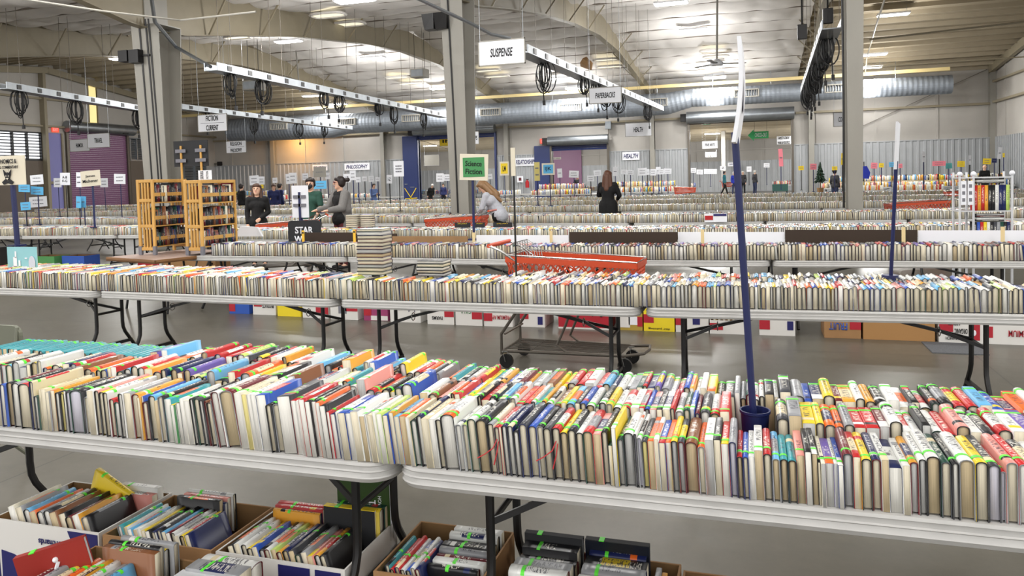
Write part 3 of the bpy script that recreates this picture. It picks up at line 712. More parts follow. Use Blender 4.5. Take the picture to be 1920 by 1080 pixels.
t = thing('added_wall_lamp', 'small added orange lamp, unseen behind the duct, warming the back wall near the left corner', 'added wall lamp', (-30.6, YB-.3, 5.25))  # unseen lamp added for the orange patch on the wall
MB().box(-.15, .15, 0, .28, 0, .16).build('housing', M_BLK, t); MB().box(-.13, .13, .02, .24, -.03, 0).build('lens', mat('added_lamp_lens', (1, .5, .12), .5, emit=3), t)
ld = bpy.data.lights.new('added_wall_glow', 'AREA'); ld.size = 1.2; ld.energy = 120; ld.color = (1, .52, .16); lo = bpy.data.objects.new('added_wall_glow', ld); COL.objects.link(lo); lo.location = (-30.6, YB-1.5, 4.95); lo.rotation_euler = (math.radians(48), 0, 0)  # added area light, set off from the lamp body, tints the wall orange
def banner(x0, y0, x1, y1, word, label):
    p = onY((x0+x1)/2, (y0+y1)/2, YB-.1); w = onY(x1, y0, YB-.1)[0]-onY(x0, y0, YB-.1)[0]; h = onY(x0, y0, YB-.1)[2]-onY(x0, y1, YB-.1)[2]
    t = thing('wall_banner', label, 'banner', (p[0], YB-.11, p[2]-h/2))
    MB().box(-w/2, w/2, -.01, .01, 0, h).build('panel', M_WHITE, t)
    text(word, w*.86, h*.55, t, (0, -.016, h/2), M_NAVYTXT, shear=.22, offset=.02)
banner(646, 306, 693, 319, 'PHILOSOPHY', 'white wall banner with navy PHILOSOPHY lettering')
banner(965, 296, 1006, 311, 'RELATIONSHIPS', 'white wall banner with navy RELATIONSHIPS lettering')
banner(1167, 285, 1199, 300, 'HEALTH', 'white wall banner with navy HEALTH lettering below the hanging sign')
banner(586, 309, 614, 320, 'RELIGION', 'white wall banner with RELIGION lettering half covered by a grey card')
# dark board on two sticks above the bookcase
t = thing('placard', 'black placard taped to two wooden sticks above the pine bookcase', 'sign', tuple(onY(358, 312, 9.05)))
s = 9.05
b = MB(); p0 = onY(326, 269, s); p1 = onY(391, 312, s); cx = onY(358, 312, s)
b.box(p0[0]-cx[0], p1[0]-cx[0], -.01, .01, 0, p0[2]-p1[2]+.02); b.build('board', M_BLKBOARD, t)
for px in (342, 379):
    x = onY(px, 300, s)[0]-cx[0]
    MB().box(x-.013, x+.013, -.03, -.012, -.55, .3).build('stick', M_WOOD, t)
    k = MB(); k.box(x-.09, x+.09, -.036, -.031, .06, .11); k.box(x-.09, x+.09, -.036, -.031, .2, .25); k.build('tape_strip', M_GREY, t)

# signs on poles
def scribble(t, w, h, z0, rows, m=M_GREY, y=-.012, fill=.6):
    b = MB()
    for i in range(rows):
        zc = z0+h*(.72-.44*i/max(1, rows-1) if rows > 1 else .5); x = -w*fill/2
        while x < w*fill/2:
            ww = w*rnd.uniform(.05, .13); b.box(x, min(x+ww, w*fill/2), y, y+.003, zc-h*.05, zc+h*.05); x += ww+w*.03
    b.build('print_lines', m, t)
def pole_sign(x0, y0, x1, y1, Y, label, m=M_WHITE, lines=None, rows=2, zfoot=.74, pm=None, pr=.013, mi=M_INK, tilt=0., px=None, border=None, shear=0., tw=.8, turn=0., name='sign_post', thick=.006, bucket=False):
    pm = pm or M_NAVY
    c = onY((x0+x1)/2, (y0+y1)/2, Y); w = abs(onY(x1, y0, Y)[0]-onY(x0, y0, Y)[0]); h = onY(x0, y0, Y)[2]-onY(x0, y1, Y)[2]
    xp = onY(px, y1+10, Y)[0]-c[0] if px else 0.
    t = thing(name, label, 'sign', (c[0], Y, zfoot), turn)
    zc = c[2]-zfoot
    p = MB().box(-w/2, w/2, -thick, thick, zc-h/2, zc+h/2)
    if tilt: p.xform(Matrix.Translation((0, 0, zc)) @ Matrix.Rotation(tilt, 4, 'Y') @ Matrix.Translation((0, 0, -zc)))
    p.build('panel', m, t)
    if border: MB().box(-w*.38, w*.38, -thick-.004, -thick-.001, zc-h*.37, zc+h*.37).build('colour_sheet', border, t)
    q = MB().tube([(xp, .02, 0), (xp*.8, .02, zc+h*.3)], pr, 7); q.build('pole', pm, t)
    q = MB().box(xp-.06, xp+.06, -.05, .08, 0, .02); q.build('foot', pm, t)
    if lines:
        n = len(lines)
        for i, s in enumerate(lines):
            text(s, w*tw*(len(s)/max(len(q) for q in lines)), h*.5/n*.8, t, (0, -thick-.006, zc+h*(.22*(n-1)/1.6-.3*i if n > 1 else 0)), mi, rot=(PI/2, tilt, 0), shear=shear, offset=.01)
    elif rows: scribble(t, w, h*.8, zc-h*.4, rows, y=-thick-.006)
    return t
pole_sign(862, 289, 915, 338, 9.0, 'green Science Fiction sign on a cream card and blue pole', M_CARD, ['Science', 'Fiction'], zfoot=.9, pr=.017, tilt=.05, border=M_GREEN, tw=.58, px=885)
t = pole_sign(-40, 293, 47, 347, 6.35, 'large cream ECONOMICS sign with fox emblem at the left edge', M_CARD, None, 0, zfoot=1.06, pr=.028, px=24)
text('ECONOMICS &', .33, .05, t, (.08, -.02, .95), M_INK, offset=.02); text('SOCIAL COMMENTARY', .36, .033, t, (.085, -.02, .885), M_INK, offset=.02)
fx = .1
b = MB()   # fox head over crossed arms emblem
for poly in ([(-.06, .84), (-.045, .77), (-.02, .80)], [(.06, .84), (.045, .77), (.02, .80)], [(-.045, .79), (0, .81), (.045, .79), (.03, .74), (0, .715), (-.03, .74)], [(-.085, .70), (-.03, .735), (0, .70), (.03, .735), (.085, .70), (.06, .672), (0, .69), (-.06, .672)]):
    b.prism([(x+fx, -.02, z+.02) for x, z in poly], (0, 0, 0), (0, .006, 0))
b.build('fox_emblem', M_INK, t)
b = MB()
for poly in ([(-.02, .775), (-.008, .765), (-.022, .76)], [(.02, .775), (.008, .765), (.022, .76)], [(-.02, .745), (.02, .745), (0, .725)]): b.prism([(x+fx, -.0225, z+.02) for x, z in poly], (0, 0, 0), (0, .003, 0))
b.build('emblem_cutout', M_CARD, t)
pole_sign(152, 320, 188, 349, 12.2, 'cream two-line author sign on a thick blue pole before the purple door', M_CARD, ['James', 'Michener'], pr=.022, tilt=-.05, zfoot=.9, px=173)
pole_sign(548, 348, 578, 408, 9.4, 'back of a white board taped to a blue pole left of the cart woman', M_WHITE, None, 0, zfoot=.9, pr=.018, thick=.01)
tape = MB(); o = [x for x in COL.objects if x.name.startswith('sign_post')][-1]
for z in (.45, .57): tape.box(-.1, .1, -.03, -.012, z, z+.045)
tape.build('tape_strip', M_GREY, o)
q = MB().box(-.014, .014, -.03, -.012, 0, .66); q.build('stick', M_NAVY, o)
pole_sign(937, 303, 954, 329, 24, 'yellow card sign lettered LM on a blue pole', M_CARD, ['LM'], border=M_YELLOW, tw=.35, zfoot=.9)
pole_sign(1016, 306, 1040, 328, 20, 'blue card sign lettered IJK with cream border', M_CARD, ['IJK'], border=M_SKY, tw=.5, zfoot=.9, px=1031)
pole_sign(1002, 304, 1012, 339, 20.5, 'narrow yellowish card seen nearly edge-on left of the IJK sign', mat('pale_yellow_card', rgb(214, 200, 120), .6), None, 2, zfoot=.9)
pole_sign(958, 277, 966, 330, 5.75, 'tall narrow cream sign seen edge-on on a thin dark pole', M_CARD, None, 0, pr=.008, px=962, pm=M_BLK)
pole_sign(738, 302, 757, 331, 18, 'tall white sign with a grey design left of the blue sliding door', M_WHITE, None, 3, zfoot=.9, pm=M_BLK)
pole_sign(588, 313, 611, 332, 21, 'grey card sign above the blue card behind the cart woman', M_COLUMN, None, 1, zfoot=.9)
pole_sign(589, 339, 612, 354, 17.5, 'sky blue card sign behind the woman in the grey cardigan', M_SKY, None, 2, zfoot=.9)
SM = [  # x0 y0 x1 y1 depth material words
 (57, 328, 81, 346, 17, 0, 'first white card right of the ECONOMICS sign'), (58, 350, 81, 365, 16.3, 1, 'sky blue card below the first white card at left'), (35, 346, 56, 360, 16.1, 1, 'upper sky blue card behind the ECONOMICS pole'), (39, 379, 57, 394, 15.6, 1, 'lower sky blue card behind the ECONOMICS pole'),
 (55, 369, 88, 388, 21, 0, 'wide white board low behind the blue cards at left'), (101, 334, 115, 351, 21, 0, 'tilted white card by the lavender door'), (113, 324, 131, 347, 17, 0, 'white lettered card left of the purple door'), (143, 323, 153, 351, 16.8, 0, 'narrow cream card behind the cream author sign'), (188, 334, 202, 351, 22, 0, 'small white card with red print right of the cream author sign'),
 (143, 368, 152, 390, 14.8, 1, 'sky blue folded card left of the author sign pole'), (152, 368, 161, 389, 14.9, 1, 'second sky blue folded card by the author sign pole'), (214, 326, 235, 345, 17.5, 0, 'white card in front of the right half of the purple door'),
 (468, 329, 485, 347, 24, 0, 'white card above the woman in black'), (485, 331, 496, 346, 24.6, 0, 'white card just right of the one above the woman in black'), (488, 346, 494, 353, 24.2, 2, 'small yellow card below the white pair near the woman in black'), (511, 333, 520, 343, 27, 0, 'small white card above the crouching person in blue'), (536, 326, 546, 345, 25, 0, 'narrow white card left of the masked person'), (542, 324, 556, 344, 24, 0, 'white card with a dark clip near the masked person'),
 (567, 325, 578, 338, 27, 0, 'white card over the masked person'), (610, 324, 618, 336, 28, 0, 'white card behind the cart woman face'), (635, 333, 642, 344, 28, 0, 'cream card right of the cart woman hair'), (644, 326, 657, 342, 24, 0, 'white card with I-Z lettering under the PHILOSOPHY banner'), (656, 320, 667, 338, 25, 0, 'white card with a grey picture under the PHILOSOPHY banner'), (667, 332, 676, 342, 26, 0, 'small white card third under the PHILOSOPHY banner'),
 (679, 331, 688, 340, 30, 0, 'tiny white card left of the person in the blue shirt'), (691, 330, 701, 341, 30, 0, 'tiny white card directly above the person in the blue shirt'), (704, 332, 712, 340, 30, 0, 'tiny white card right of the person in the blue shirt'), (725, 328, 735, 344, 28, 0, 'white I-Z card beside the tall white sign'),
 (818, 325, 832, 341, 40, 0, 'white card pair in the left opening, left one'), (832, 327, 846, 339, 40.5, 0, 'white card pair in the left opening, right one'), (914, 326, 923, 336, 36, 0, 'small white card right of the Science Fiction sign'), (1045, 316, 1054, 333, 36, 0, 'narrow white card right of the IJK sign'), (1067, 320, 1085, 333, 36, 0, 'white card with blue print in the middle opening'), (1101, 329, 1114, 340, 34, 0, 'white card left of the long-haired woman'), (1113, 319, 1127, 330, 38, 0, 'white card above and left of the long-haired woman'),
 (1149, 313, 1158, 330, 34, 0, 'narrow white card right of the long-haired woman'), (1165, 318, 1176, 327, 33, 0, 'grey card pair on one pole, left half'), (1176, 319, 1188, 328, 33.4, 0, 'grey card pair on one pole, right half'), (1196, 315, 1213, 329, 38, 0, 'white card under the HEALTH banner, largest'), (1210, 317, 1218, 328, 38.3, 0, 'white card tucked behind the largest under the HEALTH banner'), (1219, 317, 1230, 329, 38.5, 0, 'white card by the wall column right of HEALTH'), (1230, 313, 1239, 327, 39, 0, 'tall white card right of the wall column'), (1235, 317, 1245, 327, 38.6, 0, 'second white card right of the wall column'), (1245, 316, 1259, 326, 38.8, 0, 'last white card before the check-out opening'),
 (1295, 315, 1305, 324, 56, 0, 'leftmost white card inside the check-out hall'), (1306, 318, 1318, 327, 56, 0, 'second white card inside the check-out hall'), (1320, 317, 1344, 326, 57, 0, 'wide white card inside the check-out hall'), (1350, 311, 1361, 319, 60, 0, 'white card lettered Z inside the check-out hall'), (1400, 312, 1409, 322, 60, 0, 'white card behind the group in the check-out hall'), (1432, 306, 1443, 314, 60, 0, 'white card above the orange boxes in the check-out hall'), (1460, 279, 1468, 312, 42, 3, 'tall pink and white card at the right edge of the check-out opening'),
 (1497, 311, 1507, 319, 40, 2, 'pale yellow card right of the check-out opening'), (1519, 307, 1531, 318, 36, 3, 'red card sign beside the small fir tree'), (1560, 312, 1570, 319, 38, 2, 'yellow card above the person by the fir tree'), (1577, 287, 1581, 309, 36, 2, 'cream card seen edge-on left of the right column'), (1633, 305, 1645, 316, 42, 3, 'pink card first right of the right column'), (1648, 306, 1657, 314, 42, 2, 'yellow card right of the pink one'), (1667, 304, 1678, 313, 42, 1, 'sky blue card right of the yellow one'), (1684, 307, 1692, 315, 42, 3, 'red card right of the thin blue pole'),
 (1729, 284, 1735, 304, 30, 0, 'white card tilted on a pole at right'), (1748, 302, 1773, 311, 42, 3, 'wide pink card sign at right'), (1773, 306, 1785, 316, 42.4, 4, 'teal card right of the wide pink sign'), (1795, 302, 1809, 313, 42, 2, 'yellow card left of the bald man'), (1816, 291, 1821, 309, 32, 0, 'narrow white card on a blue pole above the clear rack'), (1843, 297, 1858, 308, 42, 2, 'yellow card above the bald man'), (1860, 297, 1869, 305, 43, 5, 'dark blue card right of the bald man'), (1871, 276, 1878, 298, 26, 0, 'white card on a pale stick right of the bald man'), (1880, 287, 1884, 295, 44, 2, 'tiny cream card near the right corner')]
MM = [M_WHITE, M_SKY, M_YELLOW, M_PINK, mat('teal_card', rgb(70, 160, 160), .6), M_NAVY]
WORDS = {21: ['I-Z'], 27: ['I-Z'], 6: ['A-B', 'F-G'], 47: ['Z'], 1: None}
for i, (x0, y0, x1, y1, Y, k, lab) in enumerate(SM):
    pole_sign(x0, y0, x1, y1, Y, lab + (', on a dark pole' if len(lab.split()) < 9 else ''), MM[k], WORDS.get(i), rows=2 if x1-x0 > 9 else 1, zfoot=.74, pm=M_NAVY if i % 3 else M_BLK, pr=.013 if Y < 25 else .02, tilt=rnd.uniform(-.08, .08), tw=.5)
# ================================================================== FOLDING TABLES
TH, TD, TL = .74, .76, 2.44
def rrect(w, d, r, n=5):
    pts = []
    for cx, cy, a0 in ((w/2-r, d/2-r, 0), (-w/2+r, d/2-r, PI/2), (-w/2+r, -d/2+r, PI), (w/2-r, -d/2+r, 1.5*PI)):
        for i in range(n+1): a = a0+PI/2*i/n; pts.append((cx+r*math.cos(a), cy+r*math.sin(a)))
    return pts
def make_table(L=TL, D=TD, mtop=None):
    t = thing('folding_table', 'x', 'table')
    b = MB(); loops = []
    for ins, z in ((.03, -.074), (.008, -.07), (.0, -.055), (.003, -.051), (.003, -.036), (.0, -.033), (.004, -.029), (.004, -.016), (.001, -.012), (.004, -.003), (.012, 0)):
        loops.append([(x*(1-2*ins/L), y*(1-2*ins/D), TH+z) for x, y in rrect(L, D, .09)])
    n = len(loops[0])
    for l in loops: b.v += l
    for i in range(len(loops)-1):
        for j in range(n): b.f.append((i*n+j, i*n+(j+1) % n, (i+1)*n+(j+1) % n, (i+1)*n+j))
    b.f.append(tuple(range((len(loops)-1)*n, len(loops)*n))); b.f.append(tuple(reversed(range(n)))); b.m = [0]*len(b.f)
    b.build('tabletop', mtop or M_TABLE, t, smooth=True)
    for s in (-1, 1):
        x = s*(L/2-.25)
        for q in (-1, 1):
            pts = [(x, q*.15, TH-.05), (x, q*.15, .36), (x, q*.155, .3), (x, q*.175, .25), (x, q*.21, .2), (x, q*.34, .016)]
            MB().tube(pts, .0165, 8).build('leg', M_BLK, t, smooth=True)
        k = MB(); k.tube([(x, -.16, .47), (x, .16, .47)], .012, 7); k.build('stretcher', M_BLK, t, smooth=True)
        k = MB(); k.bar((x, -.25, .155), (x, .25, .155), .028, .03); k.build('foot_bar', M_BLK, t)
        k = MB(); m = (x-s*.24, 0, .555)
        k.bar((x, -.14, .475), m, .022, .012, (0, 1, 0)); k.bar((x, .14, .475), m, .022, .012, (0, 1, 0)); k.bar(m, (x-s*.78, 0, TH-.055), .034, .022)
        k.build('brace', M_BLK, t)
        k = MB(); k.tube([(m[0]+.02*math.sin(a)*0, .032*math.cos(a), m[2]-.005+.032*math.sin(a)) for a in np.linspace(0, 2*PI, 12, endpoint=False)], .004, 5, closed=True); k.build('locking_ring', M_CHROME, t, smooth=True)
    return t
PROTO = make_table(); first_table = [True]
TABLES = []
def put_table(x, y, label, group, rz=0., sx=1.):
    t = PROTO if first_table[0] else copy_tree(PROTO); first_table[0] = False
    t.location = (x, y, 0); t.rotation_euler = (0, 0, rz); t.scale = (sx, 1, 1); t['label'] = label; t['group'] = group; TABLES.append(t)
    return t
Y1 = 2.185
put_table(-1.145-TL/2, Y1+TD/2, 'near left white folding table packed with large books, boxes under it', 'white folding tables')
put_table(-1.125+TL/2, Y1+TD/2, 'near right white folding table with the blue pole bucket among its books', 'white folding tables')
J2 = [(-8.28, 5.5), (-5.72, 5.41), (-3.17, 5.29), (-.745, 5.27), (1.70, 5.37)]
for i, ((xa, ya), (xb, yb)) in enumerate(zip(J2[:-1], J2[1:])):
    L = math.hypot(xb-xa, yb-ya); put_table((xa+xb)/2-.5*TD*(yb-ya)/L*0, (ya+yb)/2+TD/2, 'white folding table in the second row, ' + ['leftmost, behind the ECONOMICS sign pole', 'under the left stretch of spine-up books', 'under the tall book stack, middle', 'in front of the floor mat, farthest right'][i], 'white folding tables', math.atan2(yb-ya, xb-xa), (L-.02)/TL)
J3 = [(-7.42, 8.45), (-4.87, 8.4), (-2.36, 8.22), (.18, 8.3), (2.62, 8.38), (5.06, 8.46)]
for i, ((xa, ya), (xb, yb)) in enumerate(zip(J3[:-1], J3[1:])):
    L = math.hypot(xb-xa, yb-ya); put_table((xa+xb)/2, (ya+yb)/2+TD/2, 'white folding table in the third row, ' + ['next to the pine bookcase', 'below the tan divider board', 'behind the near orange cart', 'below the dark board at right', 'at the right picture edge'][i], 'white folding tables', math.atan2(yb-ya, xb-xa), (L-.02)/TL)
ROWS = {4: (11.2, -17.3, 5.0, [(-17.3, 12.0), (-12., 12.2), (-9.9, 12.1), (-9.8, 11.1), (-1.5, 10.85), (5, 11.45)]), 5: (15., -22, 6.5, [(-22, 16.6), (-17.5, 16.15), (-15.4, 15.72), (-9, 15.5), (-2, 14.8), (6.5, 15.4)]),
        6: (19.9, -28, 7.5, [(-28, 21.6), (-20, 21.3), (-12, 20.6), (-4, 19.7), (7.5, 20.1)]), 7: (24, -30, 8.5, [(-30, 25.2), (8.5, 24)]), 8: (28, -32, 9.5, [(-32, 29.3), (9.5, 28)])}
WORD = {4: 'fourth', 5: 'fifth', 6: 'sixth', 7: 'seventh', 8: 'eighth'}
def rowY(r, x): L = ROWS[r][3]; return float(np.interp(x, [p[0] for p in L], [p[1] for p in L]))
GAPS = {4: [(-9.95, -9.75)], 5: [(-12.0, -10.9)], 6: [(-7.6, -5.9)], 7: [], 8: []}
for r in ROWS:
    x = ROWS[r][1]; i = 0
    while x < ROWS[r][2]:
        ya, yb = rowY(r, x+.3), rowY(r, x+TL-.3); i += 1
        put_table(x+TL/2, (ya+yb)/2+TD/2+.02, f'white folding table in the {WORD[r]} row back, {nth(i)} from the left', 'white folding tables', math.atan2(yb-ya, TL-.6))
        x += TL+.03

# ================================================================== BOOKS
PAL = {'W': (222, 223, 220), 'C': (222, 208, 172), 'I': (228, 222, 200), 'K': (28, 28, 32), 'N': (28, 38, 88), 'B': (44, 84, 176), 'S': (104, 176, 222), 'T': (54, 150, 160), 'G': (60, 140, 76), 'D': (28, 70, 58),
       'L': (190, 216, 110), 'Y': (236, 206, 48), 'A': (222, 158, 52), 'O': (232, 106, 40), 'R': (190, 38, 40), 'M': (104, 24, 34), 'P': (228, 150, 140), 'V': (112, 92, 170), 'E': (150, 152, 156), 'F': (62, 64, 70), 'Z': (132, 84, 52)}
CNAME = dict(W='white', C='cream', I='ivory', K='black', N='navy', B='blue', S='sky blue', T='teal', G='green', D='dark green', L='lime green', Y='yellow', A='amber', O='orange', R='red', M='maroon', P='salmon pink', V='violet', E='grey', F='charcoal', Z='brown')
PG = {'w': (228, 226, 219), 'c': (222, 213, 190), 't': (200, 182, 148), 'g': (190, 190, 188), 'l': (206, 204, 216), 'y': (222, 210, 140)}
LINP = {k: np.array(rgb(*v)) for k, v in PAL.items()}; LING = {k: np.array(rgb(*v)) for k, v in PG.items()}

def topo(m, ys):
    """faces of a spine-up book: m arc points, ys stations. returns faces, class per face, uv recipe"""
    n = m+2; S = len(ys); faces = []; cls = []; uvs = []
    O = lambda s, i: s*n+i
    base = S*n
    I0 = lambda i: base+i; I1 = lambda i: base+n+i; J0 = lambda i: base+2*n+i; J1 = lambda i: base+3*n+i; P0 = lambda i: base+4*n+i; P1 = lambda i: base+5*n+i
    NO = [(0, -1)]*4
    for s in range(S-1):
        for i in range(n-1):
            faces.append((O(s, i), O(s+1, i), O(s+1, i+1), O(s, i+1)))
            if 1 <= i < n-2:
                a, c = (i-1)/(m-1), i/(m-1); cls.append(1+s); uvs.append([(ys[s], a), (ys[s+1], a), (ys[s+1], c), (ys[s], c)])
            else: cls.append(0); uvs.append(NO)
    for i in range(n-1):
        faces.append((O(0, i), O(0, i+1), I0(i+1), I0(i))); cls.append(20); uvs.append(NO)
        faces.append((I0(i), I0(i+1), I1(i+1), I1(i))); cls.append(20); uvs.append(NO)
        faces.append((O(S-1, i+1), O(S-1, i), J0(i), J0(i+1))); cls.append(20); uvs.append(NO)
        faces.append((J0(i+1), J0(i), J1(i), J1(i+1))); cls.append(20); uvs.append(NO)
    for a in (0, n-1):
        faces.append((O(0, a), I0(a), J0(a), O(S-1, a)) if a else (O(0, a), O(S-1, a), J0(a), I0(a))); cls.append(20); uvs.append(NO)
    for i in range(n//2):
        j = n-1-i
        if j-i > 1:
            faces.append((P0(i), P0(j), P0(j-1), P0(i+1)) if j-1 != i+1 else (P0(i), P0(j), P0(i+1))); cls.append(30); uvs.append(NO if j-1 != i+1 else NO[:3])
            faces.append((P1(j), P1(i), P1(i+1), P1(j-1)) if j-1 != i+1 else (P1(j), P1(i), P1(i+1))); cls.append(30); uvs.append(NO if j-1 != i+1 else NO[:3])
    faces.append((P0(0), P1(0), P1(n-1), P0(n-1))); cls.append(30); uvs.append(NO)
    for i in range(n-1): faces.append((P0(i), P0(i+1), P1(i+1), P1(i))); cls.append(30); uvs.append(NO)
    return faces, np.array(cls), uvs
YS2 = [0, .16, .26, .72, .84, 1.]; YS1 = [0, .3, 1.]
T2 = topo(7, YS2); T1 = topo(3, YS1)

def book_verts(m, ys, t, L, W, b, c, yin, zin):
    """vectorised vertices (N, V, 3)"""
    t, L, W, b, c, yin, zin = (np.asarray(a, float)[:, None] for a in (t, L, W, b, c, yin, zin))
    th = np.linspace(PI, 0, m)[None, :]
    def prof(h, bb, top, z0):
        x = np.concatenate([-h, h*np.cos(th), h], 1); z = np.concatenate([z0, top-bb+bb*np.sin(th), z0], 1)
        return x, z
    out = []
    def ring(h, bb, top, z0, y):
        x, z = prof(h, bb, top, z0); out.append(np.stack([x, np.broadcast_to(y, x.shape), z], -1))
    h = t/2; Z = np.zeros_like(t)
    for s in ys: ring(h, b, W, Z, L*s)
    hi = h-c; bi = np.maximum(b-c*.3, .0004); Wi = W-c
    ring(hi, bi, Wi, Z, Z); ring(hi, bi, Wi, Z, yin); ring(hi, bi, Wi, Z, L); ring(hi, bi, Wi, Z, L-yin)
    ring(hi-.0002, bi, Wi-.0003, zin, yin+.0002); ring(hi-.0002, bi, Wi-.0003, zin, L-yin-.0002)
    return np.concatenate(out, 1)

class Pile:
    """collects books; each: dict of numbers. cols: side, spine list, edge, page"""
    def __init__(s): s.b = []
    def add(s, **k): s.b.append(k)

def rot_m(lean, rz, pitchx=0.):
    return (Matrix.Rotation(rz, 3, 'Z') @ Matrix.Rotation(pitchx, 3, 'X') @ Matrix.Rotation(-lean, 3, 'Y'))
def fill_mesh(name, V, faces_list, colors, uvs, matidx, mats, smooth=False):
    me = bpy.data.meshes.new(name)
    nv = len(V); loops = np.concatenate([np.asarray(f).ravel() for f in faces_list]) if len(faces_list) else np.zeros(0, int)
    sizes = np.concatenate([np.full(len(f), np.asarray(f).shape[1]) for f in faces_list])
    me.vertices.add(nv); me.vertices.foreach_set('co', np.asarray(V, np.float32).ravel())
    me.loops.add(len(loops)); me.loops.foreach_set('vertex_index', loops.astype(np.int32))
    me.polygons.add(len(sizes)); st = np.concatenate([[0], np.cumsum(sizes)[:-1]])
    me.polygons.foreach_set('loop_start', st.astype(np.int32))
    for m in mats: me.materials.append(m)
    me.polygons.foreach_set('material_index', np.asarray(matidx, np.int32))
    at = me.color_attributes.new('Col', 'FLOAT_COLOR', 'CORNER')
    lc = np.repeat(np.asarray(colors, np.float32), sizes, axis=0); at.data.foreach_set('color', np.concatenate([lc, np.ones((len(lc), 1), np.float32)], 1).ravel())
    ul = me.uv_layers.new(name='UVMap'); ul.data.foreach_set('uv', np.asarray(uvs, np.float32).ravel())
    me.update(calc_edges=True); me.validate()
    return me

def build_books(name, books, lod, only=None, local=False):
    """one mesh of many books (or one). only: 'cover' / 'pages'"""
    m, ys, (faces, cls, uvr) = (7, YS2, T2) if lod == 2 else (3, YS1, T1)
    g = lambda k: np.array([q[k] for q in books], float)
    V = book_verts(m, ys, g('t'), g('L'), g('W'), g('b'), g('c'), g('yin'), g('zin'))
    if not local:
        M = np.array([np.array(rot_m(q['lean'], q.get('rz', 0.), q.get('px', 0.))) for q in books])
        # pivot on the lower corner on the side it leans towards
        piv = np.array([[-q['t']/2*(1 if q['lean'] >= 0 else -1), 0, 0] for q in books])
        V = np.einsum('nij,nvj->nvi', M, V-piv[:, None, :])+np.array([[q['x'], q['y'], q['z']] for q in books])[:, None, :]
    sel = [i for i in range(len(faces)) if only is None or (cls[i] == 30) == (only == 'pages')]
    N, nv = V.shape[:2]; off = (np.arange(N)*nv)[:, None]
    FL = []; C = []; UVs = []; MI = []
    for q in (4, 3):
        ids = [i for i in sel if len(faces[i]) == q]
        if not ids: continue
        f = np.array([faces[i] for i in ids]); FL.append((f[None]+off[:, :, None]).reshape(-1, q))
        cc = np.zeros((N, len(ids), 3))
        for j, i in enumerate(ids):
            k = cls[i]
            cc[:, j] = [bk['page'] if k == 30 else bk['edge'] if k == 20 else bk['side'] if k == 0 else bk['spine'][k-1] for bk in books]
            MI_j = 1 if k == 30 else 0
        C.append(cc.reshape(-1, 3)); MI.append(np.tile([1 if cls[i] == 30 else 0 for i in ids], N))
        u = np.array([uvr[i] for i in ids], float)[None].repeat(N, 0)
        u = np.where(u[..., 1:2] >= 0, np.concatenate([np.clip(u[..., :1], .001, .999)+np.array([bk['seed'] for bk in books], float)[:, None, None, None], u[..., 1:2]], -1), u)
        UVs.append(u.reshape(-1, 2))
    return fill_mesh(name, V.reshape(-1, 3), FL, np.concatenate(C), np.concatenate(UVs), np.concatenate(MI), [M_COVER, M_PAGES])

def sticker_verts(q, local=True):
    t, b, W, L = q['t']/2+.0005, q['b'], q['W']+.0006, q['L']
    y0 = q['st']*L; y1 = y0+q.get('stw', .013); pts = [(-t, W-b-.004)]+[(t*math.cos(a), W-b+b*math.sin(a)) for a in np.linspace(PI, 0, 7)]+[(t, W-b-.004)]
    vs = [(x, y, z) for y in (y0, y1) for x, z in pts]; n = len(pts)
    return vs, [(i, n+i, n+i+1, i+1) for i in range(n-1)]
def book_matrix(q):
    s = 1 if q['lean'] >= 0 else -1
    return Matrix.Translation((q['x'], q['y'], q['z'])) @ rot_m(q['lean'], q.get('rz', 0.), q.get('px', 0.)).to_4x4() @ Matrix.Translation((q['t']/2*s, 0, 0))

def jit(c, a=.08): return np.clip(np.array(c)*(1+nrs.uniform(-a, a)), 0, 1)
def mkbook(t, L, W, code, page, kind, x, y, z, lean=0., rz=0., px=0., st=None, edge=None, side=None, hi=True):
    base = jit(LINP[code]); hb = kind == 'h'
    other = LINP[rnd.choice('WWKCRNYOE')]; bands = [base]*(5 if hi else 2)
    if hi:
        r = rnd.random()
        if r < .25: bands[2] = jit(other)
        elif r < .45: bands[1] = jit(other)
        elif r < .6: bands[3] = jit(other)
        elif r < .7: bands[0] = bands[1] = jit(other)
    ed = LINP[edge] if edge else (LINP[rnd.choice('KKKKKNMFDE')]*.8 if hb else base)
    return dict(t=t, L=L, W=W, b=min(t*.32, .013) if hb else .0012, c=.0028 if hb else .0007, yin=.0035 if hb else .0002, zin=.006 if hb else .0003,
                side=jit(LINP[side] if side else base), spine=bands, edge=ed, page=jit(LING[page], .07), code=code, kind=kind, x=x, y=y, z=z, lean=lean, rz=rz, px=px, seed=rnd.randrange(1, 900), st=st, pg=page)
ZT = TH+.0008
NEAR = []   # books that may become objects of their own
def leanfn(X):   # how far the front rows tip to the left along the table
    return float(np.interp(X, [-2.9, -2.2, -2.0, -1.75, -1.6, -1.2, -.9, -.6, -.2, .1, .7], [.05, .075, .1, .15, .12, .13, .10, .06, .045, .03, .012]))
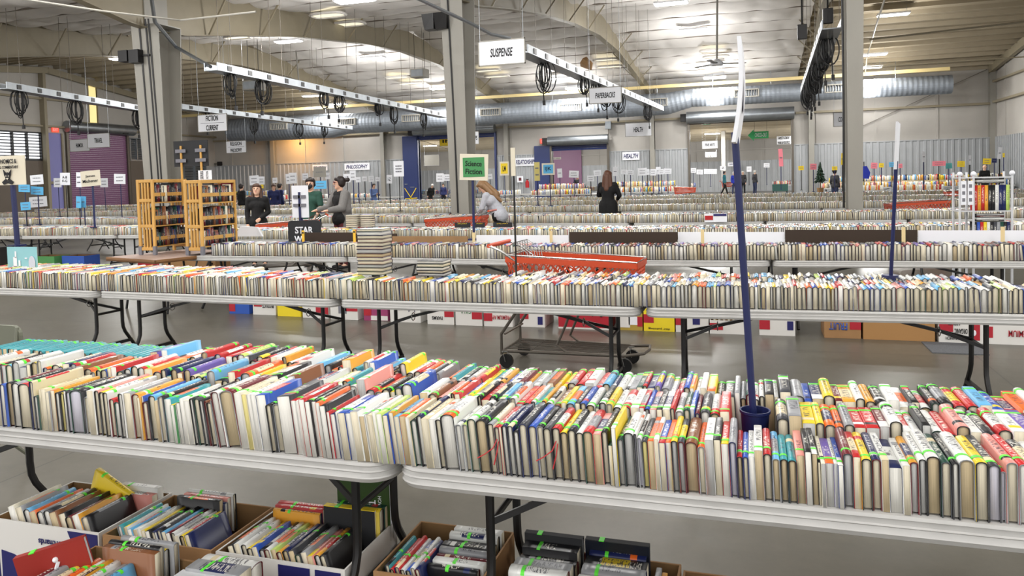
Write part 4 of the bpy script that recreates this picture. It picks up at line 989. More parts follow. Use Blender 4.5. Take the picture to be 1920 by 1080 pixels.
FRONT = [(0, 5.142, '45LcpF 95BwhH 152MthI 228KwhI 335KchI 373CchK 410DwhD 440CcpG 490CcpG 523EcpF 565AcpG 607KwhF 648YyhF 670KwpG 718KlhG 835KlhH 882WchE 943WcpH 988PchH 1045YchH 1092WchH 1138RchE 1192RwhD 1236WwhH'),
 (240, 4.5, '62EcpH 128AchH 150AcpG 165BwpG 210KchE 268SchH 305CtpF 350KchH 410TwpG 440GwpE 460GwpE 492KwpF 528WwpH 575IwpG 608KwhH 657FchH 692KwhH 715ZchG 758ZchG 782MchH 848WwhL 962MthM 1025IwpL 1065CypL'),
 (480, 4.5, '22WwpL 60WwpL 142BwpL 190KchH 248FchH 355FwpL 400RwpK 440WwpK 487RwpL 530KwpK 572KwpK 610OwpK 657KwpI 682RwpG 722NwpF 752WwpG 815BcpG 865BwpG 930WcpH 975WtpF 998EwpG 1042CcpG 1080WwpH'),
 (720, 4.5, '50LwpH 95BcpG 135AcpH 180ScpG 237OtpG 272CwpG 325KwhF 372NwhH 432CcpG 482WwpG 532WchG 650WwhI 703WwhF 748LchF 822WchH 912KthH 968IchG 1012RchF 1035RcpF 1080NwhG'),
 (960, 4.154, '45NwhG 90KwhE 155FchH 222BchG 275KchG 338FchG 402RchG 462YthF 525KchG 583WchF 660RthG 722PtpF 772KchG 806DcpC 842YwpI 893DghE 972WghG 997WlhG'),
 (1200, 3.858, '32WlhF 78FyhE 125OtpE 158WcpF 205BcpE 247OwpE 295YghF 345FghF 437ZthF 490OchE 552WgpG 605KcpG 662RwpF 716ElhG 757RthC 800BchC 843WwpC 906WtpE'),
 (1440, 3.724, '40RchD 97SthC 152TthC 213TthC 272PtpD 318KwpF 360KtpE 381KcpC 412IgpC 472VgpC 498WgpC 537BwpC 607MghF 662RcpE 737YchE 803NchE 857WtpE'),
 (1680, 3.483, '50NwpC 100WcpD 158AghE 210WghF 302WthG 370DchF 418KwhF 522WthG 608YchG 692FlhF 728RlhD 808PchG 880RwhG 970KchG 1060WwhF 1140BchG')]
HT = dict(C=.122, D=.135, E=.143, F=.151, G=.16, H=.168, I=.178, K=.188, L=.197, M=.2)
yb_line = lambda x: 806+(x)*.0945
def front_X(px): return onY(px, yb_line(px), Y1+.012)[0]
k = 0; prev = front_X(-14)
for off, sc, s in FRONT:
    for tok in s.split():
        num = ''.join(c for c in tok if c.isdigit()); sp, pg, kd, hh = tok[len(num):]
        xr = front_X(off+int(num)/sc); w = xr-prev
        if w < .004: continue
        lean = leanfn((prev+xr)/2)
        if sp == 'M' and hh == 'M': lean = .17
        if hh == 'L' and sp == 'W' and off == 240: lean = .16
        t = max(.005, w*math.cos(lean)-.0006)
        big = prev < -1.14
        L = (rnd.uniform(.225, .27) if big else rnd.uniform(.205, .24)) if kd == 'h' else rnd.uniform(.2, .232)
        L = min(L, .278 if big else .248)
        edge = {'Y': 'K', 'A': 'M', 'B': 'N', 'D': 'F'}.get(sp)
        q = mkbook(t, L, HT[hh]*rnd.uniform(.985, 1.01), sp, pg, kd, prev, Y1+.004+rnd.uniform(0, .012), ZT, lean, st=rnd.uniform(.1, .22) if rnd.random() < .85 else None, edge=edge)
        q.update(row='front', i=k, side_of='left' if prev < -1.14 else 'right'); NEAR.append(q); k += 1
        prev = xr
def place_seq(seq, x0, x1, y, row, hrange, lrange, st, leanm=1., tr=(.018, .042)):
    seq = seq.replace(' ', ''); ws = np.array([rnd.uniform(*tr) for _ in seq]); ws *= (x1-x0)/ws.sum(); x = x0
    for c, w in zip(seq, ws):
        if c == 'W' and x < -1.14 and rnd.random() < .5: c = rnd.choice('ONYBRSLETAKPZF')
        lean = leanfn(x)*leanm+rnd.uniform(0, .012); kd = 'h' if rnd.random() < .6 else 'p'
        q = mkbook(max(.006, w*math.cos(lean)-.001), rnd.uniform(*lrange), rnd.uniform(*hrange), c, rnd.choice('wccctg'), kd, x, y+rnd.uniform(0, .01), ZT, lean, st=(st+rnd.uniform(-.03, .03)) if rnd.random() < .85 else None)
        q.update(row=row, i=len([1 for z in NEAR if z['row'] == row]), side_of='left' if x < -1.14 else 'right'); NEAR.append(q); x += w
XB0, XB1 = -.058, .06        # the bucket of the big blue pole stands here
place_seq('WIKWRSWNKWWZKIWNRWOWLBWRWSWRAWNTWZVCLBWKFRWOYWOKWEZWRWLIWTWPRWKYWB', -3.3, -1.16, Y1+.285, 'second', (.15, .19), (.2, .24), .12)
place_seq('WZPWORBYWKRKWSNWROWTAWZYSKBWDKYWRWRBPKWRWDBMFWR', -1.12, XB0-.01, Y1+.258, 'second', (.15, .172), (.205, .232), .1)
place_seq('FEYYOOERRMWWWKWRPWKRWVMOWNKZWWRWBKY', XB1+.012, 1.2, Y1+.258, 'second', (.145, .172), (.205, .232), .8, 1., (.022, .042))
place_seq('TTTTTTTTTTTTTTTTTTTTTTTTTTTTTTTTTTVRSWKOWWWRWRWRRLWMKLRWKAWPWIWKORWTBWWSWYKWWROWE', -3.56, -1.16, Y1+.53, 'third', (.15, .2), (.2, .23), .85)
for q in NEAR:
    if q['row'] == 'third' and q['code'] == 'T': q['t'] = min(q['t'], .024); q['W'] = .165; q['spine'] = [LINP['T']]*5; q['side'] = LINP['T']
place_seq('OTWKWPRYTWABWWMAEWKEZY', -1.12, -.68, Y1+.51, 'third', (.14, .165), (.2, .23), .82)
place_seq('YRRWRSNWWEDRNVEWRBAWWYKFEEDWWKW', -.67, .085, Y1+.51, 'third', (.14, .17), (.2, .235), .86)
place_seq('FEBNYMAWAKWWKWKKRRSBROWKWWDDDWBAWRK', .09, 1.22, Y1+.51, 'third', (.14, .172), (.2, .235), .86, 1., (.022, .042))

# books in the cardboard cartons under the near tables
CART = []  # (name, x0, x1, y0, y1, zrim)
def carton_books(box, seq, x0, x1, y0, y1, ztop, along, st, lean=.3, wr=(.15, .17), lr=(.22, .25)):
    """along 'y': spines run away from the camera, packed along x; 'x': spines run across, packed along y"""
    seq = seq.replace(' ', ''); n = len(seq)
    if along == 'y':
        step = (x1-x0)/n
        for i, c in enumerate(seq):
            ln = lean+rnd.uniform(-.015, .015); t = max(.007, step*math.cos(ln)-.0015); W = rnd.uniform(*wr); q = mkbook(t, min(rnd.uniform(*lr), y1-y0), W, c, rnd.choice('wcct'), 'h' if rnd.random() < .5 else 'p', x0+i*step+W*math.sin(ln), y0+rnd.uniform(0, .012), ztop-W*math.cos(ln)-rnd.uniform(0, .015), ln, st=st+rnd.uniform(-.06, .06) if rnd.random() < .85 else None)
            q.update(row=box, i=i, side_of=''); NEAR.append(q)
    else:
        step = (y1-y0)/n
        for i, c in enumerate(seq):
            t = max(.007, step-.002); W = rnd.uniform(*wr); L = min(rnd.uniform(*lr), x1-x0)
            # local y (spine) -> world +x : rz = -90deg, books ordered from the camera away
            q = mkbook(t, L, W, c, rnd.choice('wcct'), 'h' if rnd.random() < .6 else 'p', x0+rnd.uniform(0, .01), y0+i*step+step, ztop-W+rnd.uniform(-.01, .02), 0.0, rz=-PI/2, st=st+rnd.uniform(-.05, .05) if rnd.random() < .85 else None)
            q.update(row=box+' across', i=i, side_of=''); NEAR.append(q)
BOXES = [('A', -3.13, -2.55, 2.36, 2.76, .29), ('B', -2.53, -2.0, 2.36, 2.76, .28), ('C', -1.98, -1.42, 2.36, 2.77, .28), ('D', -1.3, -.9, 2.36, 2.77, .28), ('E', -.84, -.27, 2.36, 2.72, .27), ('F', -2.62, -2.03, 1.9, 2.33, .29), ('G', -2.0, -1.42, 1.9, 2.33, .27)]
carton_books('A', 'IESOEFZKMAK', -3.1, -2.66, 2.4, 2.66, .3, 'y', .75, .32)
carton_books('A', 'PW', -2.78, -2.57, 2.66, 2.73, .3, 'x', .2)
carton_books('B', 'TWSWWYKWKSMWWYN', -2.5, -2.14, 2.4, 2.63, .285, 'y', .75, .3)
carton_books('B', 'KNPW', -2.42, -2.18, 2.645, 2.74, .3, 'x', .3)
carton_books('C', 'KWWYBKWLANFKEPAK', -1.95, -1.52, 2.39, 2.63, .285, 'y', .7, .3)
carton_books('C', 'ARRK', -1.93, -1.68, 2.645, 2.74, .315, 'x', .3)
carton_books('C', 'YD', -1.66, -1.44, 2.66, 2.74, .35, 'x', .1, wr=(.2, .22))
carton_books('D', 'TRRWBWN', -1.28, -1.14, 2.39, 2.64, .285, 'y', .4, .28)
carton_books('D', 'KWMEKKWW', -1.135, -.93, 2.44, 2.72, .285, 'x', .35, lr=(.19, .205))
carton_books('E', 'WEKKR', -.82, -.6, 2.4, 2.69, .31, 'x', .25, lr=(.2, .21))
carton_books('E', 'WEKN', -.58, -.35, 2.4, 2.68, .31, 'x', .25, lr=(.2, .22))
carton_books('E', 'EA', -.34, -.3, 2.42, 2.66, .26, 'y', .5, .0)
carton_books('F', 'MECOWAWES', -2.44, -2.14, 1.9, 2.14, .31, 'y', .7, .28, wr=(.17, .19))
carton_books('F', 'ZKYE', -2.3, -2.05, 2.13, 2.25, .34, 'x', .3)
carton_books('F', 'RBKW', -2.1, -1.97, 1.9, 2.12, .27, 'y', .5, .2)
carton_books('G', 'EW', -1.9, -1.68, 2.1, 2.24, .33, 'x', .3, wr=(.18, .2))
carton_books('G', 'WRKCW', -1.66, -1.43, 2.06, 2.25, .25, 'x', .3)
# the yellow book tipped on top of the first carton
q = mkbook(.032, .23, .16, 'Y', 'w', 'h', -2.93, 2.70, .24, 0., rz=-PI/2-.12, px=-.38, st=.2, edge='Y'); q.update(row='A top', i=0, side_of=''); NEAR.append(q)
# ---- the 310 nearest of these become books of their own, the rest join the one mass of far books
EYEV = np.array([0, 0, EYE])
def proj(p):
    v = np.array(p, float)-EYEV; z = v @ F0
    return (CX+FPX*(v @ RR)/z, CY-FPX*(v @ UU)/z, z)
for q in NEAR:
    u = proj((q['x'], q['y']+.1, q['z']+q['W']))
    q['inview'] = -25 < u[0] < 1945 and u[1] < 1095
    q['dist'] = u[2]*(1. if q['row'] in ('front',) else .92 if q['row'] == 'third' and q['x'] > .05 else 1.02)
cand = sorted([q for q in NEAR if q['inview']], key=lambda q: q['dist'])
IND = set(id(q) for q in cand[:308]); STUFF = [q for q in NEAR if id(q) not in IND]
M_RIBBON = M_RED
THICK = lambda t: 'slim' if t < .016 else 'thick' if t > .034 else 'medium'
tot = {}
for q in NEAR: tot.setdefault((q['row'], q['side_of']), []).append(q)
PLACE = {'A': 'carton with the orchard label', 'B': 'second carton from the left, behind', 'C': 'third carton, left of the near table leg', 'D': 'carton between the two table legs', 'E': 'carton right of the right table leg', 'F': 'front carton at the bottom left corner', 'G': 'front carton right of the corner one'}
for key, lst in tot.items():
    for n, q in enumerate(lst):
        row, sd = key; col = CNAME[q['code']]; kd = 'hardcover' if q['kind'] == 'h' else 'paperback'
        base = f"{THICK(q['t'])} {col} {kd}"
        if row == 'A top': lab = 'thick yellow book tipped aslant on top of the orchard carton'
        elif sd:
            rev = len(lst)-n
            if sd == 'left': pos = f"{nth(rev)} left of the table joint"
            elif row == 'front':
                nb = [z for z in lst if z['x'] > XB0]; pos = f"{nth(n+1)} right of the table joint" if q['x'] < XB0 else f"{nth(nb.index(q)+1)} right of the pole bucket's left edge"
            else:
                lb = [z for z in lst if z['x'] < XB0]; rb = [z for z in lst if z['x'] >= XB0]
                pos = f"{nth(len(lb)-lb.index(q))} left of the pole bucket" if q['x'] < XB0 else f"{nth(rb.index(q)+1)} right of the pole bucket"
            lab = f"{base}, {row} row, {pos}"
        else:
            b0 = row[0]; lab = f"{base}, {nth(n+1)} {'in the back stack' if 'across' in row else 'from the left'}, {PLACE[b0]}"
        q['label'] = lab; q['grp'] = {'front': 'books in the front row', 'second': 'books in the second row', 'third': 'books in the third row'}.get(row, 'books in the cartons')
for q in NEAR:
    if id(q) not in IND: continue
    me = build_books('book', [q], 2, 'cover', True); o = bpy.data.objects.new('book', me); COL.objects.link(o); o.matrix_world = book_matrix(q)
    tag(o, q['label'], 'book', q['grp'])
    pm = build_books('pages', [q], 2, 'pages', True); p = bpy.data.objects.new('pages', pm); COL.objects.link(p); p.parent = o
    if q['st'] is not None:
        vs, fs = sticker_verts(q); s = MB().add(vs, fs).build('price_sticker', M_TAPE, o, smooth=True)
    if q['row'] == 'front' and q['kind'] == 'h' and q['code'] in 'R' and q['t'] < .035 and (q['x'] < -2.3 or -.9 < q['x'] < -.55):
        k = MB(); k.tube([(0, -.002, q['W']*.75), (-.01, -.02, q['W']*.6), (-.035, -.03, q['W']*.5), (-.06, -.03, q['W']*.42)], .0022, 4); k.tube([(.004, -.002, q['W']*.7), (0, -.015, q['W']*.5), (-.012, -.02, q['W']*.25)], .0022, 4); k.build('ribbon_marker', M_RIBBON, o)

# ---- all the other books
def stuff_row(x0, x1, Yf, z=ZT, hr=(.145, .165), tr=(.017, .038), lr=(.205, .23), colours='WWWWWWCCIEYSBKRPONLA', pages='ccccccwwwt', lean0=0., hard=.9, up=False):
    out = []; x = x0
    while x < x1:
        if rnd.random() < .06: w = rnd.uniform(.036, .055)
        else: w = rnd.uniform(*tr)
        ln = max(0., lean0+rnd.gauss(0, .012)) if rnd.random() < .93 else rnd.uniform(.03, .12)
        H = rnd.uniform(*hr)
        q = mkbook(w*math.cos(ln)-.0008, rnd.uniform(*lr), H, rnd.choice(colours), rnd.choice(pages), 'h' if rnd.random() < hard else 'p', x, Yf(x)+rnd.uniform(0, .008), z, ln, hi=False, edge=rnd.choice('KKKKKKKN') if rnd.random() < .85 else None)
        if up: q['px'] = PI/2; q['lean'] = 0.; q['y'] += .17
        out.append(q); x += w
    return out
f2 = lambda o: (lambda x: float(np.interp(x, [p[0] for p in J2], [p[1] for p in J2]))+o)
f3 = lambda o: (lambda x: float(np.interp(x, [p[0] for p in J3], [p[1] for p in J3]))+o)
STACKX = (-3.05, -2.72)
A = []
A += stuff_row(-8.2, 1.66, f2(.012), hr=(.148, .168))
A += stuff_row(-8.1, -3.2, f2(.262)); A += stuff_row(-2.4, 1.64, f2(.262), hr=(.135, .16))
A += stuff_row(-8.0, -4.4, f2(.51), hr=(.14, .16)); A += stuff_row(-1.9, 1.6, f2(.51), hr=(.14, .165))
A += stuff_row(-6.95, 5.0, f3(.02), hr=(.15, .178), tr=(.024, .046), colours='KMNZRFVPWIEBD'); A += stuff_row(-6.9, 5.0, f3(.275), hr=(.14, .16), colours='KMNZRFVPWIEBD')
for r, ranks, hr in ((4, (0, .25, .5), (.15, .17)), (5, (0, .25, .5), (.15, .17)), (6, (0, .25, .5), (.15, .17)), (7, (0, .26), (.15, .17)), (8, (0, .26), (.15, .19))):
    for o in ranks:
        A += stuff_row(ROWS[r][1]+.05, ROWS[r][2]-.05, (lambda x, r=r, o=o: rowY(r, x)+.04+o), hr=hr, tr=(.022, .042) if r < 6 else (.026, .05), colours='WWWWWIISYPKREN')
# back wall displays: books standing upright on tables and low risers
WALLT = [(-36.5, -29.5, 43.4), (-29, -23.2, 44.4), (-15.2, -13.6, 44.6), (-12, -8.6, 41.5), (-8.2, -3.9, 44.), (3.6, 8.4, 43.8), (7.5, 12.2, 42.8)]
for n, (xa, xb, Y) in enumerate(WALLT):
    A += stuff_row(xa, xb, lambda x, Y=Y: Y, hr=(.15, .2), tr=(.03, .06), lr=(.2, .28), colours='WWWCIRWAPBSWKY', up=True)
    if n not in (1, 2): A += stuff_row(xa+.4, xb-.3, lambda x, Y=Y: Y+.3, z=TH+.32, hr=(.15, .2), tr=(.03, .06), lr=(.2, .3), colours='WWWCIRWAPBSWKY', up=True)
    x = xa; i = 0
    while x < xb-.5:
        i += 1; put_table(x+TL/2, Y+TD/2-.05, f"display table against the back wall, {['far left group', 'under the PHILOSOPHY banner', 'left of the exit door', 'in front of the middle opening', 'under the HEALTH banner', 'right of the check-out opening', 'in the right corner'][n]}, {nth(i)} one", 'display tables by the back wall'); x += TL
    if n not in (1, 2):
        tag(MB().box(xa+.3, xb-.2, Y+.28, Y+.56, TH+.002, TH+.318).build('display_riser', mat('riser_cream', rgb(206, 190, 158), .6)), f"low riser behind the upright books, {['far left group', '', '', 'middle opening', 'under the HEALTH banner', 'right of the check-out opening', 'right corner'][n]}", 'display riser')
# far hall stock
for (xa, xb, Y) in ((-24, -16.5, 52), (-14, -8, 53), (-6.6, -4.0, 58), (1.5, 4.2, 59)):
    A += stuff_row(xa, xb, lambda x, Y=Y: Y, hr=(.15, .2), tr=(.04, .07), lr=(.2, .3), colours='WWWCIRWAPBSWKY', up=True)
    x = xa; i = 0
    while x < xb-.5:
        i += 1; put_table(x+TL/2, Y+TD/2-.05, f"small table with books in the hall beyond, {nth(i)} one {'behind the left opening' if xa < -15 else 'behind the middle opening' if xa < -7 else 'left of the check-out group' if xa < 0 else 'right of the check-out group'}", 'tables in the far hall'); x += TL
# horizontal stacks lying on the rows behind
def flat_stack(x, y, z, n, L=.235, W=.16, colours='WCIKZ', rz=0.):
    out = []
    for i in range(n):
        t = rnd.uniform(.02, .035); out.append((x, y, z, t, rnd.choice(colours))); z += t
    return out
# shelves of the pine bookcase and the clear rack are filled below through SHELF()
def SHELF(x0, x1, y, z, rz, hr, tr, colours, lr, ox=0., oy=0.):
    """upright books along a local x axis turned by rz about (ox, oy); spines face local -y"""
    out = []; x = x0; c, s = math.cos(rz), math.sin(rz)
    while x < x1-.012:
        w = min(rnd.uniform(*tr), x1-x)
        if w < .008: break
        q = mkbook(w-.001, rnd.uniform(*lr), rnd.uniform(*hr), rnd.choice(colours), rnd.choice('cctw'), 'h' if rnd.random() < .7 else 'p', 0, 0, z, 0., rz=rz, px=PI/2, hi=False)
        q['x'] = ox+c*x-s*y; q['y'] = oy+s*x+c*y; out.append(q); x += w
    return out

# ================================================================== THINGS ON THE SECOND ROW
def lying_book(x, y, z, t, code, rz, lab, grp, page='c', L=.235, W=.165):
    # flat book: spine turned to the back, page edges to the front
    q = mkbook(t, L, W, code, page, 'h', 0, 0, 0, 0.)
    me = build_books('book', [q], 2, 'cover', True); o = bpy.data.objects.new('book', me); COL.objects.link(o)
    # local z (towards spine) -> world +y, local x (thickness) -> world +z
    R = Matrix(((0, 1, 0), (0, 0, 1), (1, 0, 0)))
    o.matrix_world = Matrix.Translation((x, y, z+t/2)) @ Matrix.Rotation(rz, 4, 'Z') @ R.to_4x4() @ Matrix.Translation((0, -L/2, 0))
    tag(o, lab, 'book', grp)
    pm = build_books('pages', [q], 2, 'pages', True); p = bpy.data.objects.new('pages', pm); COL.objects.link(p); p.parent = o
p = onZ(703, 505, ZT+.16); z = ZT+.168; x, y = -2.98, 5.52
for i in range(13):
    t = (.028, .03, .026, .03, .028, .03, .034, .024, .03, .03, .028, .03, .022)[i]
    lying_book(x+rnd.uniform(-.008, .008), y, z, t, 'WCIPWCZOWWIWW'[i], rnd.uniform(-.04, .04), f"cream-edged book lying in the tall flat stack, {nth(i+1)} from the bottom", 'books in the tall flat stack', 'ccgcctgccccwc'[i], L=.24-(.012 if i > 11 else 0)); z += t+.0006
z = ZT+.168
for i in range(5):
    t = (.024, .02, .026, .026, .024)[i]
    lying_book(-2.44+rnd.uniform(-.006, .006), y-.02, z, t, 'KWKWK'[i], rnd.uniform(-.05, .05), f"pale hardcover lying in the low flat stack, {nth(i+1)} from the bottom", 'books in the low flat stack', 'gcwcw'[i], L=.23); z += t+.0006
def standing_book(px0, py0, px1, py1, Y, m, label, lines=(), th=.012, mi=M_WHITE, zb=None, extra=None):
    a = onY(px0, py1, Y); c = onY(px1, py0, Y); w = c[0]-a[0]; h = c[2]-a[2] if zb is None else c[2]-zb
    z0 = a[2] if zb is None else zb
    t = thing('display_book', label, 'book', ((a[0]+c[0])/2, Y, z0))
    MB().box(-w/2, w/2, -th/2, th/2, 0, h).build('cover', m, t)
    MB().box(-w/2+.003, w/2-.003, -th/2+.002, th/2+.004, .002, h-.002).build('pages', M_WHITE, t)
    for i, s in enumerate(lines): text(s, w*.6, h*.16, t, (0, -th/2-.002, h*(.75-.24*i)), mi)
    if extra: extra(t, w, h)
    return t
def harbour(t, w, h):
    b = MB()
    for x, z, ww, hh in ((-.28, .08, .12, .45), (-.22, .5, .05, .3), (-.1, .08, .06, .3), (-.32, .05, .5, .06), (.12, .45, .08, .06)): b.box(w*x, w*(x+ww), -.012, -.009, h*z, h*(z+hh))
    b.build('picture_shapes', M_WHITE, t)
    MB().ball((w*.36, -.012, h*.25), w*.13, sc=(.9, .1, 1.5)).build('picture_vase', mat('cloud_grey', rgb(196, 200, 212), .6), t)
standing_book(16, 463, 68, 503, 5.85, mat('pale_teal_cover', rgb(140, 196, 204), .4), 'pale teal picture book standing face out at the foot of the ECONOMICS sign', extra=harbour)
for x0, x1, n in ((853, 882, 'leftmost of three'), (890, 909, 'middle of three'), (925, 960, 'rightmost of three, beside the thin pole')):
    standing_book(x0, 417, x1, 429, 11.32, M_BLKBOARD, f'small dark author card standing on fourth-row books, {n}', ('STUART',), mi=M_YELLOW, zb=TH+.168)
standing_book(1321, 400, 1363, 417, 14.88, M_WHITE, 'white red and navy panel standing among the fifth-row books', extra=lambda t, w, h: (MB().box(-w*.48, -w*.12, -.012, -.008, h*.25, h*.75).build('red_print', M_RED, t), MB().box(-w*.1, w*.48, -.012, -.008, h*.7, h*.95).build('navy_print', M_NAVYTXT, t)), zb=TH+.003)
# container at the foot of the ECONOMICS sign
t = thing('sign_tub', 'dark square tub holding the ECONOMICS sign pole', 'tub', (-7.78, 6.06, TH+.001))
MB().box(-.16, .16, -.08, .08, 0, .335).build('tub_body', M_BLK, t, bevel=.008)
MB().box(-.17, .17, -.09, .09, .325, .345).build('rim', M_BLK, t)

# folding chair peeping in at the left edge
t = thing('folding_chair', 'olive grey folding chair whose rounded back shows at the left edge', 'chair', (-4.47, 3.45, 0))
MB().prism([(x, 0, .72+z) for x, z in rrect(.44, .26, .06)], (0, -.012, 0), (0, .012, 0)).build('backrest', mat('olive_grey_paint', rgb(112, 114, 100), .5), t)
MB().box(-.2, .2, -.42, -.02, .43, .455).build('seat', MATS['olive_grey_paint'], t, bevel=.01)
for s in (-.2, .2):
    MB().tube([(s, -.01, .84), (s, -.06, .43), (s, -.4, .01)], .011, 6).build('leg', MATS['olive_grey_paint'], t); MB().tube([(s*.9, -.34, .43), (s*.9, .06, .01)], .011, 6).build('leg', MATS['olive_grey_paint'], t)

# bucket with the big blue pole on the near table
def bucket_pole(X, Y, H, label, a, c, r=.075, h=.16, pr=.0155, bucket=True, top=None):
    t = thing('sign_post', label, 'sign', (X, Y, TH+.001))
    if bucket:
        MB().lathe((0, 0, 0), [(0, .004), (r*.78, 0), (r*.98, h-.01), (r*1.06, h-.008), (r*1.06, h), (r*.95, h), (r*.74, .02), (0, .02)], 28).build('bucket', M_NAVY, t, smooth=True)
        MB().lathe((0, 0, 0), [(0, h*.55), (r*.86, h*.55)], 24).build('filling', M_NAVY, t)
    off = Vector((X, Y, TH+.001))
    A = Vector(a)-off; C = Vector(c)-off; z0 = Vector((0, 0, .02))
    MB().tube([z0, A.lerp(C, .12)], pr, 10).build('pole', M_NAVY, t, smooth=True)
    return t, A, C
a = onY(1379, 270, 2.56); c = onY(1366, 76, 2.46)
t, A_, C_ = bucket_pole(.002, 2.565, 1.0, 'tall blue pole in a dark blue bucket holding a white sign seen edge-on', a, c, r=.046, h=.145, pr=.0115)
# the card is turned almost edge-on, so one sees it as a narrow leaning sliver
d = (C_-A_); n = 12; b = MB()
for s in (0, 1):
    pass
view = Vector((0, 0, EYE-TH)).normalized()
wdir = (A_-Vector((0, -2.565, EYE-TH))).normalized(); wdir.z = 0; wdir.normalize(); sd = Vector((0, 0, 1)).cross(wdir)
for i in range(n):
    u0, u1 = i/n, (i+1)/n
    def q(u): cc = A_+Vector((0, 0, d.z*u)); return cc+sd*(-.012*math.sin(PI*u)-.02*u), .2
    (p0, w0), (p1, w1) = q(u0), q(u1)
    ax = (wdir+sd*-.035).normalized()
    l0 = p0-ax*.17; r0 = p0+ax*.17; l1 = p1-ax*.17; r1 = p1+ax*.17
    th = sd*.006
    b.hexa([l0-th, r0-th, r0+th, l0+th, l1-th, r1-th, r1+th, l1+th])
b.build('panel', M_WHITE, t)
b = MB(); e = A_+Vector((0, 0, d.z*.55))+(wdir*-.05)-sd*.024
b.ball((0, 0, 0), .05, 12, 6, sc=(1.1, .08, 1.7)); b.xform(Matrix.Translation(e) @ Matrix(((wdir.x, sd.x, 0), (wdir.y, sd.y, 0), (0, 0, 1))).to_4x4()); b.build('printed_emblem', M_GREY, t)
a = onY(1680, 312, 5.75); c = onY(1684, 230, 5.65)
t, A_, C_ = bucket_pole(.93, 5.9, 1.0, 'thin blue pole on the second row holding a pale sign seen edge-on', a, c, pr=.013, bucket=False)
wv = Vector((.93, 5.9, 0)).normalized(); sv = Vector((wv.y, -wv.x, 0)); wv = (wv+sv*.06).normalized(); sv = Vector((wv.y, -wv.x, 0))*.006; b = MB(); P0 = A_-Vector((0, 0, .02)); P1 = C_
b.hexa([P0-wv*.16-sv, P0-wv*.16+sv, P0+wv*.16+sv, P0+wv*.16-sv, P1-wv*.16-sv, P1-wv*.16+sv, P1+wv*.16+sv, P1+wv*.16-sv]); b.build('panel', M_WHITE, t)
MB().lathe((0, 0, 0), [(0, 0), (.06, 0), (.055, .17), (0, .17)], 16).build('weighted_foot', M_NAVY, t)

# divider boards and yardsticks standing behind the third row
BD = [(566, 436, 664, 458, M_DKBOARD, 'dark brown divider board beside the black lettered board'), (664, 438, 744, 458, M_DKBOARD, 'dark brown divider board behind the tall book stack'), (728, 443, 877, 461, M_TAN, 'tan cardboard divider board right of the tall book stack'), (893, 441, 1066, 459, M_WHITE, 'white divider board right of the Science Fiction pole'), (1067, 435, 1270, 458, M_DKBOARD, 'dark brown divider board in the middle of the third row'), (1271, 435, 1471, 457, M_WHITE, 'white divider board left of the right-hand dark board'), (1472, 431, 1720, 456, M_DKBOARD, 'dark brown divider board behind the thin blue pole'), (1721, 432, 1960, 456, M_WHITE, 'white divider board at the right edge of the third row')]
for i, (x0, y0, x1, y1, m, lab) in enumerate(BD):
    Y = 8.98+.02*(i % 2) - (.1 if i in (3, 4) else 0); a = onY(x0, y0, Y); c = onY(x1, y0, Y); z0 = ZT
    tag(MB().hexa([(a[0], Y, z0), (c[0], Y, z0), (c[0], Y+.012, z0), (a[0], Y+.012, z0), (a[0], Y, a[2]), (c[0], Y, c[2]), (c[0], Y+.012, c[2]), (a[0], Y+.012, a[2])]).build('divider_board', m), lab, 'board')
M_STICK = mat('yardstick_yellow', rgb(238, 192, 60), .5); M_PALE = mat('pale_stick', rgb(224, 202, 150), .5)
for i, (px, y0, m, lab) in enumerate(((568, 432, 1, 'yellow yardstick in front of the black lettered board'), (664, 430, 1, 'yellow yardstick just left of the tall book stack'), (888, 436, 0, 'pale stick just right of the Science Fiction pole'), (1033, 433, 0, 'pale stick in front of the left white divider board'), (1317, 430, 0, 'pale stick in front of the middle white divider board'), (1694, 426, 0, 'pale stick in front of the right dark board'), (1880, 425, 0, 'pale stick in front of the right-hand white board'))):
    Y = 8.82; p = onY(px, y0, Y); b = MB().box(-.018, .018, -.004, .004, 0, p[2]-ZT)
    t = tag(b.build('yardstick', M_STICK if m else M_PALE), lab, 'yardstick'); t.location = (p[0], Y, ZT)
    if m: MB().box(-.012, .012, -.007, -.004, (p[2]-ZT)*.86, (p[2]-ZT)*.93).build('printed_mark', M_INK, t)
# black lettered board
a = onY(542, 460, 9.06); c = onY(601, 413, 9.06); w = c[0]-a[0]; zt = c[2]
t = thing('lettered_board', 'black rounded board with bold white lettering behind the third row', 'sign', ((a[0]+c[0])/2, 9.06, ZT))
hh = zt-ZT; pts = [(x, 0, hh/2+z) for x, z in rrect(w, hh, .05)]
MB().prism(pts, (0, -.008, 0), (0, .008, 0)).build('board', M_BLKBOARD, t)
text('STAR', w*.56, .1, t, (-.0, -.011, hh-.135), M_WHITE, offset=.03); text('WARS', w*.62, .1, t, (0, -.011, hh-.26), M_WHITE, offset=.03)
MB().bar((-.12, .02, 0), (.02, .3, hh*.7), .05, .01).build('prop_strut', M_WHITE, t)

